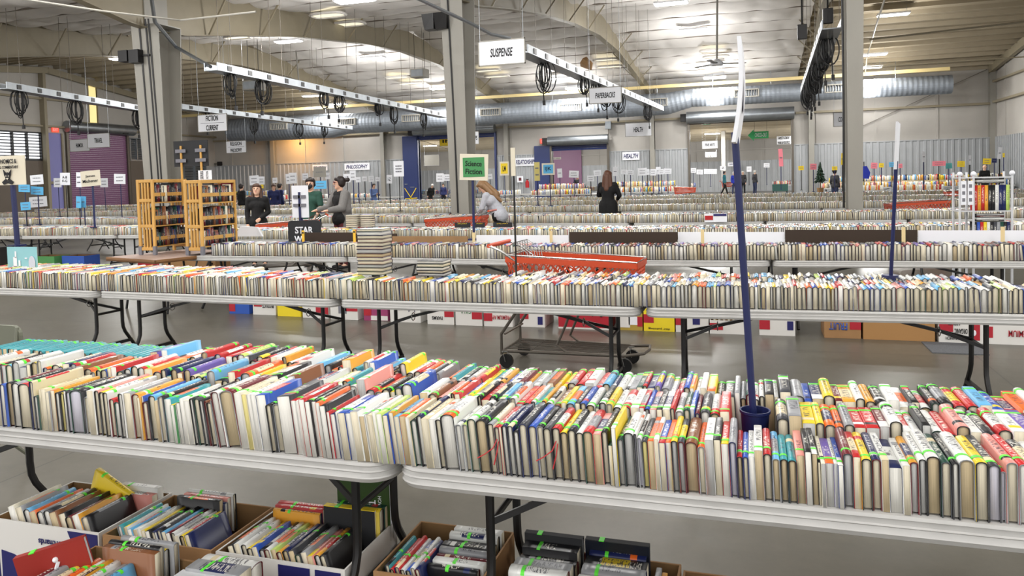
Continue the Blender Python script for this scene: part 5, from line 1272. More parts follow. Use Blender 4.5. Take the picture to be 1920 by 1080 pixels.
# ================================================================== CARTONS
def carton(name, x0, x1, y0, y1, h, label, m=M_KRAFT, print_=None, rz=0., lines=(), up=False, panels=(), mi=M_NAVYTXT, z=0., lid=False, cat='cardboard box'):
    t = thing(name, label, cat, ((x0+x1)/2, (y0+y1)/2, z+.001), rz); w, d = x1-x0, y1-y0; e = .007
    b = MB()
    b.box(-w/2, w/2, -d/2, -d/2+e, 0, h); b.box(-w/2, w/2, d/2-e, d/2, 0, h); b.box(-w/2, -w/2+e, -d/2+e, d/2-e, 0, h); b.box(w/2-e, w/2, -d/2+e, d/2-e, 0, h); b.box(-w/2+e, w/2-e, -d/2+e, d/2-e, 0, e)
    b.build('carton_body', m, t)
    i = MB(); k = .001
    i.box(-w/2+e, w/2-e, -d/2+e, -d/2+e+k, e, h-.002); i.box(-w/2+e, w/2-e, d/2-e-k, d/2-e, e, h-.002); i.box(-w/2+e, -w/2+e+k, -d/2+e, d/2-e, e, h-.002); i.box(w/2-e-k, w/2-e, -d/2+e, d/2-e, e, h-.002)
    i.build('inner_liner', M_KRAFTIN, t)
    if lid: MB().box(-w/2-.004, w/2+.004, -d/2-.004, d/2+.004, h*.72, h+.004).build('lid', m, t)
    for (u0, u1, v0, v1, pm) in panels: MB().box(-w/2+w*u0, -w/2+w*u1, -d/2-.003, -d/2-.0005, h*v0, h*v1).build('printed_panel', pm, t)
    n = len(lines)
    for j, (s, u, v, wf, hf, tm) in enumerate(lines): text(s, w*wf, h*hf, t, (-w/2+w*u, -d/2-.004, h*v), tm, rot=(PI/2, PI if up else 0, 0), offset=.01)
    return t
M_BOXBLUE = mat('carton_blue', rgb(44, 84, 172), .7); M_BOXRED = mat('carton_red', rgb(172, 30, 46), .7); M_BOXYEL = mat('carton_yellow', rgb(232, 208, 38), .7); M_BOXGRN = mat('carton_green', rgb(74, 140, 76), .7); M_BOXWHT = mat('carton_white', rgb(218, 216, 212), .75); M_BOXMAG = mat('carton_magenta', rgb(150, 58, 104), .7); M_BOXGOLD = mat('carton_gold', rgb(172, 146, 62), .7)
t = carton('carton', -3.13, -2.55, 2.36, 2.77, .265, 'white and navy orchard carton of books at the bottom left', M_BOXWHT, up=True, lines=(('CMI orchards', .62, .74, .34, .1, M_NAVYTXT),))
b = MB()    # mountain-shaped print: framed navy fields and a round crest
w, d, h = .58, .41, .265
def poly(p): b.prism([(-w/2+w*x, -d/2-.0005, h*z) for x, z in p], (0, -.0025, 0), (0, 0, 0))
poly([(.0, .98), (.04, .98), (.06, .05), (.0, .05)]); poly([(.08, .5), (.2, .46), (.32, .36), (.44, .2), (.44, .1), (.08, .06)]); poly([(.72, .97), (.99, .97), (.99, .5), (.86, .28)])
b.build('printed_panel', M_NAVYTXT, t)
b = MB(); b.tube([(-w/2+w*.63+.035*math.cos(a), -d/2-.003, h*.46+.032*math.sin(a)) for a in np.linspace(.3, 5.4, 14)], .004, 5); b.ball((-w/2+w*.66, -d/2-.002, h*.44), .02, 10, 6, sc=(1, .15, 1)); b.build('printed_crest', M_NAVYTXT, t)
carton('carton', -2.53, -2.0, 2.36, 2.76, .262, 'brown carton of books, second from the left behind the front ones', M_KRAFT)
carton('carton', -1.98, -1.42, 2.36, 2.78, .262, 'brown and white carton of books left of the near table leg', M_BOXWHT, panels=((.5, .74, .2, .95, M_NAVYTXT), (.78, .97, .2, .95, M_NAVYTXT)))
carton('carton', -1.305, -.905, 2.36, 2.77, .275, 'brown carton of books between the two near table legs', M_KRAFT)
carton('carton', -.845, -.26, 2.36, 2.74, .245, 'brown carton with black film books right of the right table leg', M_KRAFT)
carton('carton', -2.47, -1.94, 1.86, 2.27, .268, 'front carton of books at the bottom left corner', M_KRAFT)
carton('carton', -1.92, -1.4, 1.86, 2.28, .24, 'front carton with the grey boxed set at the picture bottom', M_KRAFT)
carton('carton', -.25, .25, 2.36, 2.72, .235, 'carton whose red book shows at the bottom edge, right', M_KRAFT)
q = mkbook(.03, .24, .16, 'R', 'w', 'h', -.23, 2.5, .1, 0., rz=-PI/2); STUFF.append(q)
def cover_art(name, x0, x1, y, z0, z1, m, label, lines=(), tm=M_WHITE, tilt=0., band=None):
    t = thing(name, label, 'book', ((x0+x1)/2, y, z0)); w = x1-x0; h = z1-z0
    MB().box(-w/2, w/2, -.012, -.009, 0, h).build('front_cover', m, t); MB().box(-w/2+.003, w/2-.003, -.009, .012, .003, h-.003).build('pages', M_WHITE, t); MB().box(-w/2, w/2, .012, .015, 0, h).build('back_cover', m, t); MB().box(-w/2, w/2, -.012, .015, h, h+.003).build('spine', band or m, t)
    MB().box(-w*.28, -w*.2, -.0135, .0165, h+.001, h+.0045).build('price_sticker', M_TAPE, t)
    for s, u, v, wf, hf, r in lines: text(s, w*wf, h*hf, t, (-w/2+w*u, -.0135, h*v), tm, rot=(PI/2, r, 0))
    return t
# large covers facing out of the cartons
cover_art('book', -1.66, -1.42, 2.735, .2, .455, mat('dark_green_cover', rgb(46, 74, 30), .4), 'tall dark green book lettered TOP behind the near table leg', (('TOP', .66, .5, .3, .16, PI/2), ('HOW', .82, .62, .2, .06, PI/2)), M_WHITE, band=M_WHITE)
cover_art('book', -1.68, -1.45, 2.66, .18, .35, M_BLKBOARD, 'black book with bright yellow spine in front of the TOP book', band=M_YELLOW)
cover_art('book', -.82, -.6, 2.645, .16, .345, M_BLKBOARD, 'black film book lettered LE in the carton right of the right leg', (('LE', .78, .4, .2, .2, PI/2), ('FROM', .66, .4, .3, .09, PI/2)), M_WHITE)
cover_art('book', -.59, -.36, 2.64, .15, .35, mat('midnight_cover', rgb(14, 20, 34), .3), 'glossy midnight blue book beside the LE film book', band=M_BLKBOARD)
t = cover_art('book', -2.52, -2.28, 2.06, .2, .38, mat('brick_red_cover', rgb(150, 40, 32), .45), 'brick red book with a white jumping figure, tipped in the front carton'); t.rotation_euler = (0, -.22, .5)
b = MB(); b.tube([(-.02, -.014, .04), (.0, -.014, .07), (.03, -.014, .08), (.06, -.014, .07)], .008, 5); b.tube([(0, -.014, .07), (.005, -.014, .1), (.02, -.014, .125)], .007, 5); b.tube([(-.02, -.014, .04), (-.05, -.014, .05)], .007, 5); b.ball((.012, -.014, .135), .01); b.build('leaping_figure', M_WHITE, t)
t = thing('boxed_set', 'large grey boxed set with olive side lying in the front carton', 'boxed book set', (-1.78, 2.06, .2))
MB().box(-.13, .12, -.06, .05, 0, .13).build('slipcase', M_CLEAR, t); MB().box(-.1, .06, -.064, -.06, .02, .09).build('olive_picture', M_BOXGOLD, t); MB().box(.06, .11, -.066, -.06, .03, .11).build('barcode_label', M_WHITE, t); MB().box(.0, .04, -.04, -.02, .13, .1315).build('price_sticker', M_TAPE, t); text('WALKS', .09, .014, t, (-.03, -.03, .1305), M_INK, rot=(0, 0, 0))

# apple and banana cartons under the third row
UB = [(430, 468, 588, 'BXx', M_BOXBLUE, 'blue fruit carton, leftmost under the third row', ((.0, .3, .1, .5, M_BOXRED),), ()),
 (474, 518, 590, '', M_BOXWHT, 'white PRODUCE carton beside the blue one under the third row', ((.05, .4, .35, .75, M_BOXRED),), (('PRODUCE', .68, .4, .5, .2, M_INK),)),
 (520, 565, 593, '', M_BOXYEL, 'plain yellow carton under the third row, left part', (), ()),
 (567, 617, 596, '', M_BOXWHT, 'white and green carton right of the plain yellow one', ((0, 1, .6, 1, M_BOXGRN), (.52, 1, .15, .5, M_BOXRED)), ()),
 (619, 672, 599, '', M_BOXWHT, 'white carton with leafy print and red band near the second table joint', ((.3, .6, .25, .9, M_GREY), (.55, 1, .35, .75, M_BOXRED)), ()),
 (682, 728, 601, '', M_BOXMAG, 'magenta carton with a red corner under the third row', ((0, .32, .2, .8, M_BOXRED), (.3, 1, .02, .2, M_BOXWHT)), ()),
 (731, 790, 604, '', M_BOXWHT, 'white carton with large navy lettering upside down, behind a table leg', (), (('Independ', .5, .55, .65, .26, M_NAVYTXT),)),
 (801, 852, 608, '', M_BOXWHT, 'white carton lettered FARMS with a red band at its right', ((.65, 1, .3, .75, M_BOXRED),), (('FARMS', .38, .25, .4, .14, M_INK),)),
 (854, 905, 610, '', M_BOXWHT, 'white carton with greenish lettering left of the PREMIUM one', ((.62, 1, .25, .6, M_BOXRED),), (('GALA', .4, .55, .4, .2, M_GREEN),)),
 (907, 962, 612, '', M_BOXWHT, 'white PREMIUM APPLES carton with blue top band', ((0, .3, .2, .5, M_BOXRED), (0, 1, .78, 1, M_BOXBLUE)), (('PREMIUM AP', .62, .35, .62, .16, M_BOXRED),)),
 (975, 1022, 613, '', M_BOXWHT, 'white and blue FRUIT carton behind the near cart frame', ((0, .35, .3, .7, M_BOXRED), (.02, .98, .72, 1, M_BOXBLUE), (.72, .92, .1, .4, M_NAVYTXT)), (('FRUIT', .55, .82, .6, .18, M_WHITE),)),
 (1046, 1144, 617, '', M_BOXRED, 'long crimson carton behind the near cart frame', ((0, 1, 0, .06, M_BOXWHT),), (('Opal', .78, .62, .22, .3, M_INK), ('sweet crisp apples', .3, .6, .4, .1, M_WHITE))),
 (1158, 1205, 619, '', M_BOXGOLD, 'gold and white carton with a paper label, left of the yellow KIWI one', ((0, .5, .1, .5, M_BOXWHT), (.45, .8, .2, .5, M_WHITE), (.8, 1, .15, .5, M_BOXRED)), ()),
 (1207, 1265, 621, '', M_BOXYEL, 'yellow carton with a red KIWI oval', ((0, .33, .3, .6, M_BOXRED),), (('for juicing', .5, .1, .7, .08, M_INK),)),
 (1267, 1329, 623, '', M_BOXWHT, 'white carton with a red and navy flag print', ((0, .25, .25, .6, M_BOXRED), (.5, .8, .5, .9, M_BOXRED), (.52, .74, .28, .5, M_NAVYTXT)), ()),
 (1424, 1491, 629, '', M_BOXWHT, 'white and blue carton left of the brown FRUIT carton', ((0, .3, .2, .6, M_BOXRED), (0, 1, .75, 1, M_BOXBLUE), (.78, .95, .2, .5, M_NAVYTXT)), ()),
 (1546, 1614, 634, '', M_KRAFT, 'brown carton with blue FRUIT lettering and red tape', ((.7, 1, .3, .6, M_BOXRED),), (('FRUIT', .38, .4, .5, .24, M_BOXBLUE),)),
 (1620, 1751, 638, '', mat('plain_brown_carton', rgb(166, 124, 76), .8), 'long plain brown carton at right under the third row', (), ()),
 (1762, 1842, 643, '', M_BOXWHT, 'white ORGANIC APPLES carton with a red square', ((0, .32, .35, .65, M_BOXRED), (.68, .93, .1, .62, M_BOXRED)), (('STARR RANCH', .4, .15, .5, .1, M_INK), ('ORGANIC', .5, .38, .3, .16, M_INK), ('APPLES', .35, .62, .3, .12, M_INK))),
 (1847, 1935, 646, '', M_BOXWHT, 'white PREMIUM carton at the right picture edge', ((0, .18, .2, .55, M_BOXRED), (.2, 1, .7, .78, M_NAVYTXT)), (('PREMIUM', .75, .35, .5, .2, M_BOXRED),))]
for x0, x1, yb, _, m, lab, pan, ln in UB:
    a = onZ(x0, yb, 0); c = onZ(x1, yb+1, 0); Y = (a[1]+c[1])/2
    t = carton('carton', a[0], c[0], Y, Y+.4, .3, lab, m, up=True, panels=pan, lines=ln, lid=(m == M_BOXWHT and x0 % 2 == 1))
    if 'KIWI' in lab:
        w = c[0]-a[0]; MB().prism([(w*.2*math.cos(k)-.0, -.203, .235+.045*math.sin(k)) for k in np.linspace(0, 2*PI, 20, endpoint=False)], (0, 0, 0), (0, .002, 0)).build('printed_oval', M_BOXRED, t); text('KIWI', w*.3, .04, t, (0, -.206, .235), M_YELLOW, rot=(PI/2, PI, 0))
    if 'ORGANIC' in lab: w = c[0]-a[0]; MB().ball((w*.3, -.204, .1), .028, 10, 6, sc=(.6, .08, 1)).build('leaf_print', M_WHITE, t)
t = carton('open_tray', onZ(1331, 626, 0)[0], onZ(1402, 627, 0)[0], 8.06, 8.45, .14, 'low white tray of books under the third row', M_BOXWHT, panels=((.0, .35, .3, .8, M_BOXRED),), cat='carton tray')
x0 = onZ(1331, 626, 0)[0]
STUFF += [mkbook(.03, .2, .15, 'YWZAWCK'[i], 'c', 'h', x0+.03+i*.048, 8.12, .012, .0, st=None) for i in range(7)]
tag(MB().box(1.53, 1.98, 7.54, 8.0, .0, .008).build('floor_mat', mat('ribbed_grey_mat', rgb(84, 86, 90), .9, noise_amt=.3, scale=40, stretch=(8, 1, 1))), 'dark grey ribbed mat on the floor below the second row', 'floor mat')
# boxes and clutter under the tables at far left
for x0, x1, y0, y1, lab, m in ((-13.9, -13.3, 12.3, 12.7, 'royal blue carton under the left fourth-row tables', M_BOXBLUE), (-12.1, -11.5, 12.5, 12.9, 'white carton with a red band under the left tables', M_BOXWHT), (-11.45, -10.85, 12.5, 12.9, 'brown carton beside the red banded one', M_KRAFT), (-10.8, -10.1, 12.4, 12.85, 'brown carton by the wooden table corner', M_KRAFT), (-14.6, -14.0, 12.2, 12.6, 'pale green carton at the far left under the tables', M_BOXGRN)):
    carton('carton', x0, x1, y0, y1, .3, lab, m, panels=((0, .9, .2, .5, M_BOXRED),) if 'red' in lab and m == M_BOXWHT else ())
# ================================================================== PINE BOOKCASES
t = thing('folding_table', 'worn brown wooden folding table under the pine bookcases', 'table', (-7.74, 8.67, 0), -.29); t['group'] = 'wooden tables'
b = MB(); b.box(-.58, .58, -.63, .63, TH-.03, TH); b.build('tabletop', M_LAMINATE, t); b = MB(); b.box(-.6, .6, -.65, .65, TH-.05, TH-.028); b.box(-.6, .6, -.65, -.63, TH-.05, TH); b.box(.58, .6, -.65, .65, TH-.05, TH); b.build('wood_edge', M_BROWNWOOD, t)
for sx in (-.5, .5):
    for sy in (-.45, .5): MB().tube([(sx, sy, 0), (sx*.9, sy*.8, TH-.05)], .016, 7).build('leg', M_BLK, t)
    MB().bar((sx*.95, -.42, .3), (sx*.92, .46, .3), .02, .02).build('stretcher', M_BLK, t)
def bookcase(X0, X1, Y0, Y1, z0, H, label, seed):
    t = thing('pine_bookcase', label, 'bookcase', (X0, Y0, z0)); W, D = X1-X0, Y1-Y0; p = .045; e = .03
    for y in (0, D-e):   # slatted ends
        b = MB(); b.box(0, p, y, y+e, 0, H); b.box(W-p, W, y, y+e, 0, H)
        for z in (.06, H*.36, H*.7, H-p): b.box(p, W-p, y, y+e, z, z+p)
        b.build('end_frame', M_WOOD, t, bevel=.006)
        k = MB(); n = 3
        for i in range(n):
            x = p+(W-2*p)*(i+1)/(n+1); k.box(x-.012, x+.012, y+.006, y+e-.006, .1, H-p)
        k.build('end_slats', M_WOOD, t)
    for i, z in enumerate((.1, H*.37, H*.68)):
        MB().box(.02, W-.02, e, D-e, z, z+.018).build('shelf', M_WOOD, t)
        MB().box(W-.03, W-.012, e, D-e, z+.1, z+.15).build('shelf_rail', M_WOOD, t)
    MB().box(W-.05, W, e, D-e, H-p, H).build('top_rail', M_WOOD, t, bevel=.006); MB().box(0, .04, e, D-e, H-p, H).build('top_rail', M_WOOD, t, bevel=.006)
    for x in (0, W-p): MB().box(x-.003, x+p+.003, -.004, e+.003, 0, .12).build('corner_brace', M_GREY, t)
    for i, z in enumerate((.1, H*.37, H*.68)):
        STUFF.extend(SHELF(e+.01, D-e-.01, -(X1-.03)*0, z0+z+.0195, PI/2, (.17, .2), (.016, .034), 'KKKZZFFMNDMI', (.17, H*.26), ox=X1-.205, oy=Y0))
    return t
bookcase(-8.19, -7.9, 8.49, 9.16, TH+.004, 1.05, 'left pine bookcase with slatted ends standing on the brown wooden table', 1)
bookcase(-7.375, -7.085, 8.47, 9.2, TH+.004, 1.02, 'right pine bookcase holding slanted books on its top shelf', 2)
t = thing('shelf_card', 'white card lettered SERIES standing on its side atop the right pine bookcase', 'sign', (-7.2, 8.72, TH+1.03)); MB().box(-.12, .1, -.004, .004, 0, .13).build('panel', M_WHITE, t); text('SERIES', .11, .05, t, (-.06, -.007, .065), M_INK, rot=(PI/2, -PI/2, 0)); text('FICTION', .1, .035, t, (.03, -.007, .065), M_INK, rot=(PI/2, -PI/2, 0))

# ================================================================== CLEAR RACK AT RIGHT
t = thing('display_rack', 'clear acrylic rack of colourful book sets behind the white divider board', 'display rack', (2.35, 10.0, TH-.72))
X0, X1, D = -.03, .5, .3; base = .0
b = MB()
for x in (X0, X0+.14, X1):
    for y in (0, D): b.tube([(x, y, 0), (x, y, 1.58)], .014, 7)
b.build('post', M_CLEAR, t)
for z in (.72, .80, 1.13, 1.52): MB().box(X0-.01, X1+.01, -.01, D+.01, z-.012, z).build('shelf', M_CLEAR, t)
for x in (X0, X0+.14, X1):
    k = MB(); k.ball((x, 0, 1.56), .03); k.build('post_cap', M_WHITE, t, smooth=True)
for z0, h in ((1.2, .28), ):
    for x in (X0+.01, X0+.08): MB().box(x, x+.055, -.014, -.008, z0, z0+h).build('clear_flap', M_WHITE, t)
    k = MB()
    for x in (X0+.01, X0+.08):
        for zz in (1.24, 1.32, 1.4): k.box(x+.012, x+.042, -.017, -.0145, zz, zz+.04)
    k.build('flap_print', M_GREY, t)
rx, ry, rz0 = 2.35, 10.0, TH-.72
def rack_row(codes, x0, z, h, w, tr=None):
    for i, c in enumerate(codes): STUFF.append(mkbook(w-.001, h*.98, .17, c, 'w', 'p', rx+x0+i*w, ry+.2, rz0+z+.0015, 0., px=PI/2, hi=False))
rack_row('RARAKKWNNL', .125, 1.13, .3, .036); rack_row('KBRYWKFEDKN', .12, .80, .2, .034)
for i, c in enumerate('KWKW'): STUFF.append(mkbook(.022, .22, .16, c, 'w', 'p', rx+.14, ry+.02, rz0+1.43+i*.0225+.022, 0., rz=0, px=0)) if False else None
for z, n in ((1.445, 3), (1.005, 4)):
    for i in range(n):
        q = mkbook(.021, .28, .17, 'KWKF'[i % 4], 'w', 'h', 0, 0, 0, 0.)
        tag_lab = None
        STUFF.append(dict(q, x=rx+.15, y=ry+.2, z=rz0+z+i*.022, lean=0., px=PI/2, rz=0.) | dict(t=.28, L=.02, W=.17, b=.001))
tag(MB().box(rx-.06, rx+.56, ry-.03, ry+D+.03, .0, rz0+.0).build('rack_base', M_CLEAR), 'pale base block carrying the clear acrylic rack', 'base')

# ================================================================== SHOPPING CARTS
def make_cart():
    t = thing('shopping_cart', 'x', 'shopping cart')
    # x: front is +x, handle at -x; basket tapers to the front
    zb0, zb1, zt0, zt1 = .60, .68, .99, .93; L0, L1 = -.45, .62; wb, wt = .19, .26; wf = .17
    B = lambda u, v, s: Vector((L0+(L1-L0)*u+(.03*v if u > .5 else -.05*v), s*((wb+(wt-wb)*v)*(1-u)+(wf+.05*v)*u), (zb0*(1-u)+zb1*u)*(1-v)+(zt0*(1-u)+zt1*u)*v))
    b = MB()
    def strip(p, q, w=.012, th=.006): b.bar(p, q, th, w, (0, 0, 1))
    for s in (-1, 1):
        n = 16
        for i in range(n):
            u0, u1 = i/n, (i+1)/n
            b.bar(B(u0, .93, s), B(u1, .93, s), .014, .05); b.bar(B(u0, .02, s), B(u1, .02, s), .01, .03)
            for v0, v1 in ((.05, .35), (.35, .62), (.62, .88)):
                strip(B(u0, v0, s), B(u1, v1, s)); strip(B(u0, v1, s), B(u1, v0, s))
    def E(v, q, u): return B(u, v, -1).lerp(B(u, v, 1), q)
    for u in (0, 1):
        n = 7
        b.bar(E(.93, 0, u), E(.93, 1, u), .014, .05); b.bar(E(.02, 0, u), E(.02, 1, u), .012, .03)
        for i in range(n):
            for v0, v1 in ((.05, .35), (.35, .62), (.62, .88)): strip(E(v0, i/n, u), E(v1, (i+1)/n, u)); strip(E(v1, i/n, u), E(v0, (i+1)/n, u))
    for i in range(14):
        u = (i+.5)/14; b.bar(B(u, .02, -1), B(u, .02, 1), .02, .008)
    for i in range(6): b.bar(E(.02, (i+.5)/6, 0), E(.02, (i+.5)/6, 1), .015, .008)
    b.build('basket', M_ORANGE, t)
    r = MB(); loop = [B(0, 1, -1), B(1, 1, -1), B(1, 1, 1), B(0, 1, 1)]; r.tube([p+Vector((0, 0, .012)) for p in loop], .007, 6, closed=True); r.build('rim_wire', M_CHROME, t, smooth=True)
    h = MB()
    for s in (-1, 1): h.tube([B(.08, .9, s), B(0, 1, s)+Vector((-.03, 0, .04)), Vector((L0-.2, s*.26, 1.08))], .011, 7)
    h.build('handle_arm', M_CHROME, t, smooth=True)
    MB().tube([(L0-.2, -.27, 1.08), (L0-.2, .27, 1.08)], .019, 10).build('handle', M_ORANGE, t, smooth=True)
    c = MB()
    for i in range(7):
        y = -.2+.4*i/6; c.tube([(L0+.02, y, .72), (L0+.0, y, 1.1), (L0+.13, y, 1.02), (L0+.16, y, .84)], .0045, 5)
    for z, x in ((.8, .02), (.9, .012), (1.0, .005), (1.1, 0)): c.tube([(L0+x, -.2, z), (L0+x, .2, z)], .0045, 5)
    c.build('child_seat', M_CHROME, t, smooth=True)
    f = MB()
    for s in (-1, 1):
        f.tube([(-.4, s*.23, .62), (-.42, s*.23, .5), (-.56, s*.25, .3), (-.56, s*.25, .12)], .014, 8)
        f.tube([(.1, s*.2, .62), (.02, s*.2, .4), (-.06, s*.21, .22), (.02, s*.215, .16), (.5, s*.2, .15)], .012, 8)
        f.tube([(-.56, s*.25, .15), (.52, s*.2, .15), (.68, s*.16, .17), (.7, 0, .17)], .013, 8)
    f.tube([(-.56, -.25, .15), (-.56, .25, .15)], .013, 8); f.tube([(-.53, -.24, .3), (-.53, .24, .3)], .009, 6)
    f.build('frame', M_DKSTEEL, t, smooth=True)
    k = MB()
    for i in range(9):
        y = -.2+.4*i/8; k.tube([(-.52, y, .165), (.5, y*.85, .165)], .005, 5)
    for x in (-.3, 0, .3): k.tube([(x, -.22, .158), (x, .22, .158)], .006, 5)
    k.build('bottom_rack', M_DKSTEEL, t, smooth=True)
    for x, s in ((-.52, -1), (-.52, 1), (.52, -1), (.52, 1)):
        y = s*(.24 if x < 0 else .17)
        w = MB(); w.tube([(x, y-.016, .062), (x, y+.016, .062)], .061, 18); w.build('wheel', M_BLK, t, smooth=True)
        k = MB(); k.bar((x, y-.022, .06), (x-.02, y-.022, .15), .03, .004, (1, 0, 0)); k.bar((x, y+.022, .06), (x-.02, y+.022, .15), .03, .004, (1, 0, 0)); k.box(x-.04, x+.02, y-.024, y+.024, .145, .152); k.build('caster_fork', M_CHROME, t)
    return t
CART0 = make_cart()
def cart(x, y, rz, label, first=False, sc=1.):
    c = CART0 if first else copy_tree(CART0); c.location = (x, y, 0); c.rotation_euler = (0, 0, rz); c['label'] = label; c['group'] = 'orange shopping carts'; c.scale = (sc,)*3
    return c
cart(-1.55, 6.5, -.04, 'orange shopping cart parked behind the second row of tables', True)
cart(-8.32, 12.4, PI+.6, 'orange shopping cart pushed by the woman in the grey cardigan')
cart(-5.35, 13.55, PI+.05, 'orange shopping cart behind the fourth row beside the bending woman')
cart(3.35, 17.6, PI+.25, 'orange shopping cart right of the right column')
cart(-1.7, 62, .4, 'orange shopping cart among the group in the check-out hall')
cart(6.2, 25.6, PI, 'orange cart far off at right, mostly hidden')
cart(-3.6, 43.0, .3, 'orange cart near the left edge of the check-out opening')
# green cart at the check-out opening
t = thing('fabric_bin', 'dark green bin on legs at the right edge of the check-out opening', 'bin', (1.5, 44, 0)); MB().box(-.4, .4, -.3, .3, .62, 1.0).build('bin_body', M_BOXGRN if False else mat('bin_green', rgb(46, 84, 78), .7), t)
for sx in (-.35, .35):
    for sy in (-.25, .25): MB().tube([(sx, sy, 0), (sx, sy, .62)], .02, 6).build('leg', M_BLK, t)
# ================================================================== PEOPLE
def fuse(name, caps, m, parent, vox, extra=None, smooth=5):
    """one continuous skin grown over tapered limbs"""
    b = MB()
    for p0, r0, p1, r1 in caps:
        p0, p1 = Vector(p0), Vector(p1); n = 4
        b.tube([p0.lerp(p1, i/n) for i in range(n+1)], [r0+(r1-r0)*i/n for i in range(n+1)], 12)
        b.ball(p0, r0, 12, 8); b.ball(p1, r1, 12, 8)
    if extra:
        for c, r, sc in extra: b.ball(c, r, 16, 12, sc=sc)
    o = b.build('tmp', m)
    md = o.modifiers.new('r', 'REMESH'); md.mode = 'VOXEL'; md.voxel_size = vox
    sm = o.modifiers.new('s', 'SMOOTH'); sm.iterations = smooth; sm.factor = .5
    me = bpy.data.meshes.new_from_object(o.evaluated_get(bpy.context.evaluated_depsgraph_get())); me.name = name
    old = o.data; bpy.data.objects.remove(o); bpy.data.meshes.remove(old)
    me.materials.clear(); me.materials.append(m); me.polygons.foreach_set('use_smooth', [True]*len(me.polygons))
    q = bpy.data.objects.new(name, me); COL.objects.link(q); q.parent = parent
    return q
SKIN = mat('skin', rgb(222, 178, 152), .55)
def cloth(n, c): return mat('cloth_'+n, rgb(*c), .85, noise_amt=.1, scale=30)
def person(x, y, rz, H, label, top, bottom, hair, style='short', arms=None, bend=0., legs=None, vox=.011, mask=False, glasses=False, cardigan=None, headyaw=0., headnod=0., sit=False, z=0., skirt=0., wide=1., bald=False, bun=False, sleeves='long'):
    t = thing('person', label, 'person', (x, y, z), rz); s = H/1.7; S = lambda p: Vector(p)*s
    piv = Vector((0, 0, .93)); R = Matrix.Rotation(bend, 3, 'X')      # facing -y; bend leans forward
    U = lambda p: (piv+R @ (Vector(p)-piv))*s
    arms = arms or {}
    def arm(sd):
        d = arms.get(sd)
        sh = Vector((sd*.165, 0, 1.385)); el = Vector((sd*.215, .015, 1.11)); wr = Vector((sd*.215, -.06, .88))
        if d: el, wr = (Vector(v) for v in d)
        return U(sh), U(el), U(wr)
    lg = legs or {-1: ((-.1, -.01, .49), (-.105, .02, .08)), 1: ((.1, -.01, .49), (.105, .02, .08))}
    torso = [(U((-.06, 0, .92)), .118*s*wide, U((.06, 0, .92)), .118*s*wide), (U((0, 0, .95)), .125*s*wide, U((0, 0, 1.1)), .108*s*wide), (U((0, 0, 1.1)), .108*s*wide, U((0, .005, 1.26)), .115*s*wide), (U((-.07, 0, 1.27)), .1*s*wide, U((.07, 0, 1.27)), .1*s*wide), (U((-.15, 0, 1.375)), .062*s, U((.15, 0, 1.375)), .062*s), (U((0, .01, 1.36)), .075*s, U((0, .0, 1.44)), .055*s)]
    head = U((0, -.02, 1.585))
    HM = Matrix.Rotation(headyaw, 3, 'Z') @ Matrix.Rotation(headnod, 3, 'X')
    HP = lambda p: head+(R @ (HM @ Vector(p)))*s
    ears = [(HP((sd*.078, .01, -.005)), .016*s, (.6, 1, 1.4)) for sd in (-1, 1)]
    body = list(torso); body.append((U((0, .005, 1.42)), .052*s, HP((0, .015, -.06)), .05*s))
    body += [(HP((0, .01, .02)), .088*s, HP((0, -.005, -.05)), .066*s), (HP((0, -.02, -.07)), .05*s, HP((0, -.045, -.085)), .034*s), (HP((0, -.08, .02)), .010*s, HP((0, -.098, -.02)), .014*s)]
    for sd in (-1, 1):
        sh, el, wr = arm(sd); body += [(sh, .05*s, el, .04*s), (el, .04*s, wr, .028*s)]
        d = (wr-el).normalized(); side = d.cross(Vector((0, 1, 0))).normalized() if abs(d.y) < .9 else Vector((1, 0, 0)); nrm = side.cross(d)
        pal = wr+d*.075*s; body += [(wr, .026*s, pal+side*.018*s, .022*s), (wr, .026*s, pal-side*.018*s, .022*s)]
        for i, ln in enumerate((.062, .074, .07, .055)):
            o = side*(-.03+.02*i)*s; k1 = pal+o+d*ln*.5*s; k2 = k1+(d*.75-nrm*.5*sd*0+Vector((0, -.4, -.25)))*.03*s*(ln/.07)
            body += [(pal+o, .0095*s, k1, .0088*s), (k1, .0088*s, k2, .008*s)]
        th = wr+d*.03*s-side*.03*s*sd*-1; body += [(wr+d*.02*s, .014*s, th+d*.02*s, .011*s), (th+d*.02*s, .011*s, th+d*.05*s, .009*s)]
        hip = Vector((sd*.085, 0, .9))*s; kn, an = (Vector(v)*s for v in lg[sd])
        body += [(hip, .085*s, kn, .056*s), (kn, .056*s, an, .038*s), (an, .038*s, an+Vector((0, -.13, -.045))*s, .03*s)]
    fuse('body', body, SKIN, t, vox, ears)
    g = .013*s
    tp = [(a, r0+g, b_, r1+g) for a, r0, b_, r1 in torso[:5]]+[(U((0, .01, 1.36)), .075*s+g*.5, U((0, .0, 1.41)), .058*s)]
    if skirt: tp += [(U((-.06, 0, .92)), .135*s*wide, U((-.07, 0, .92-skirt)), .13*s*wide), (U((.06, 0, .92)), .135*s*wide, U((.07, 0, .92-skirt)), .13*s*wide)]
    for sd in (-1, 1):
        sh, el, wr = arm(sd)
        if sleeves == 'long': tp += [(sh, .052*s+g, el, .042*s+g), (el, .042*s+g, wr-(wr-el)*.04, .032*s+g*.7)]
        else: tp += [(sh, .052*s+g, sh.lerp(el, .75), .046*s+g)]
    fuse('sweater' if sleeves == 'long' else 'shirt', tp, top, t, vox)
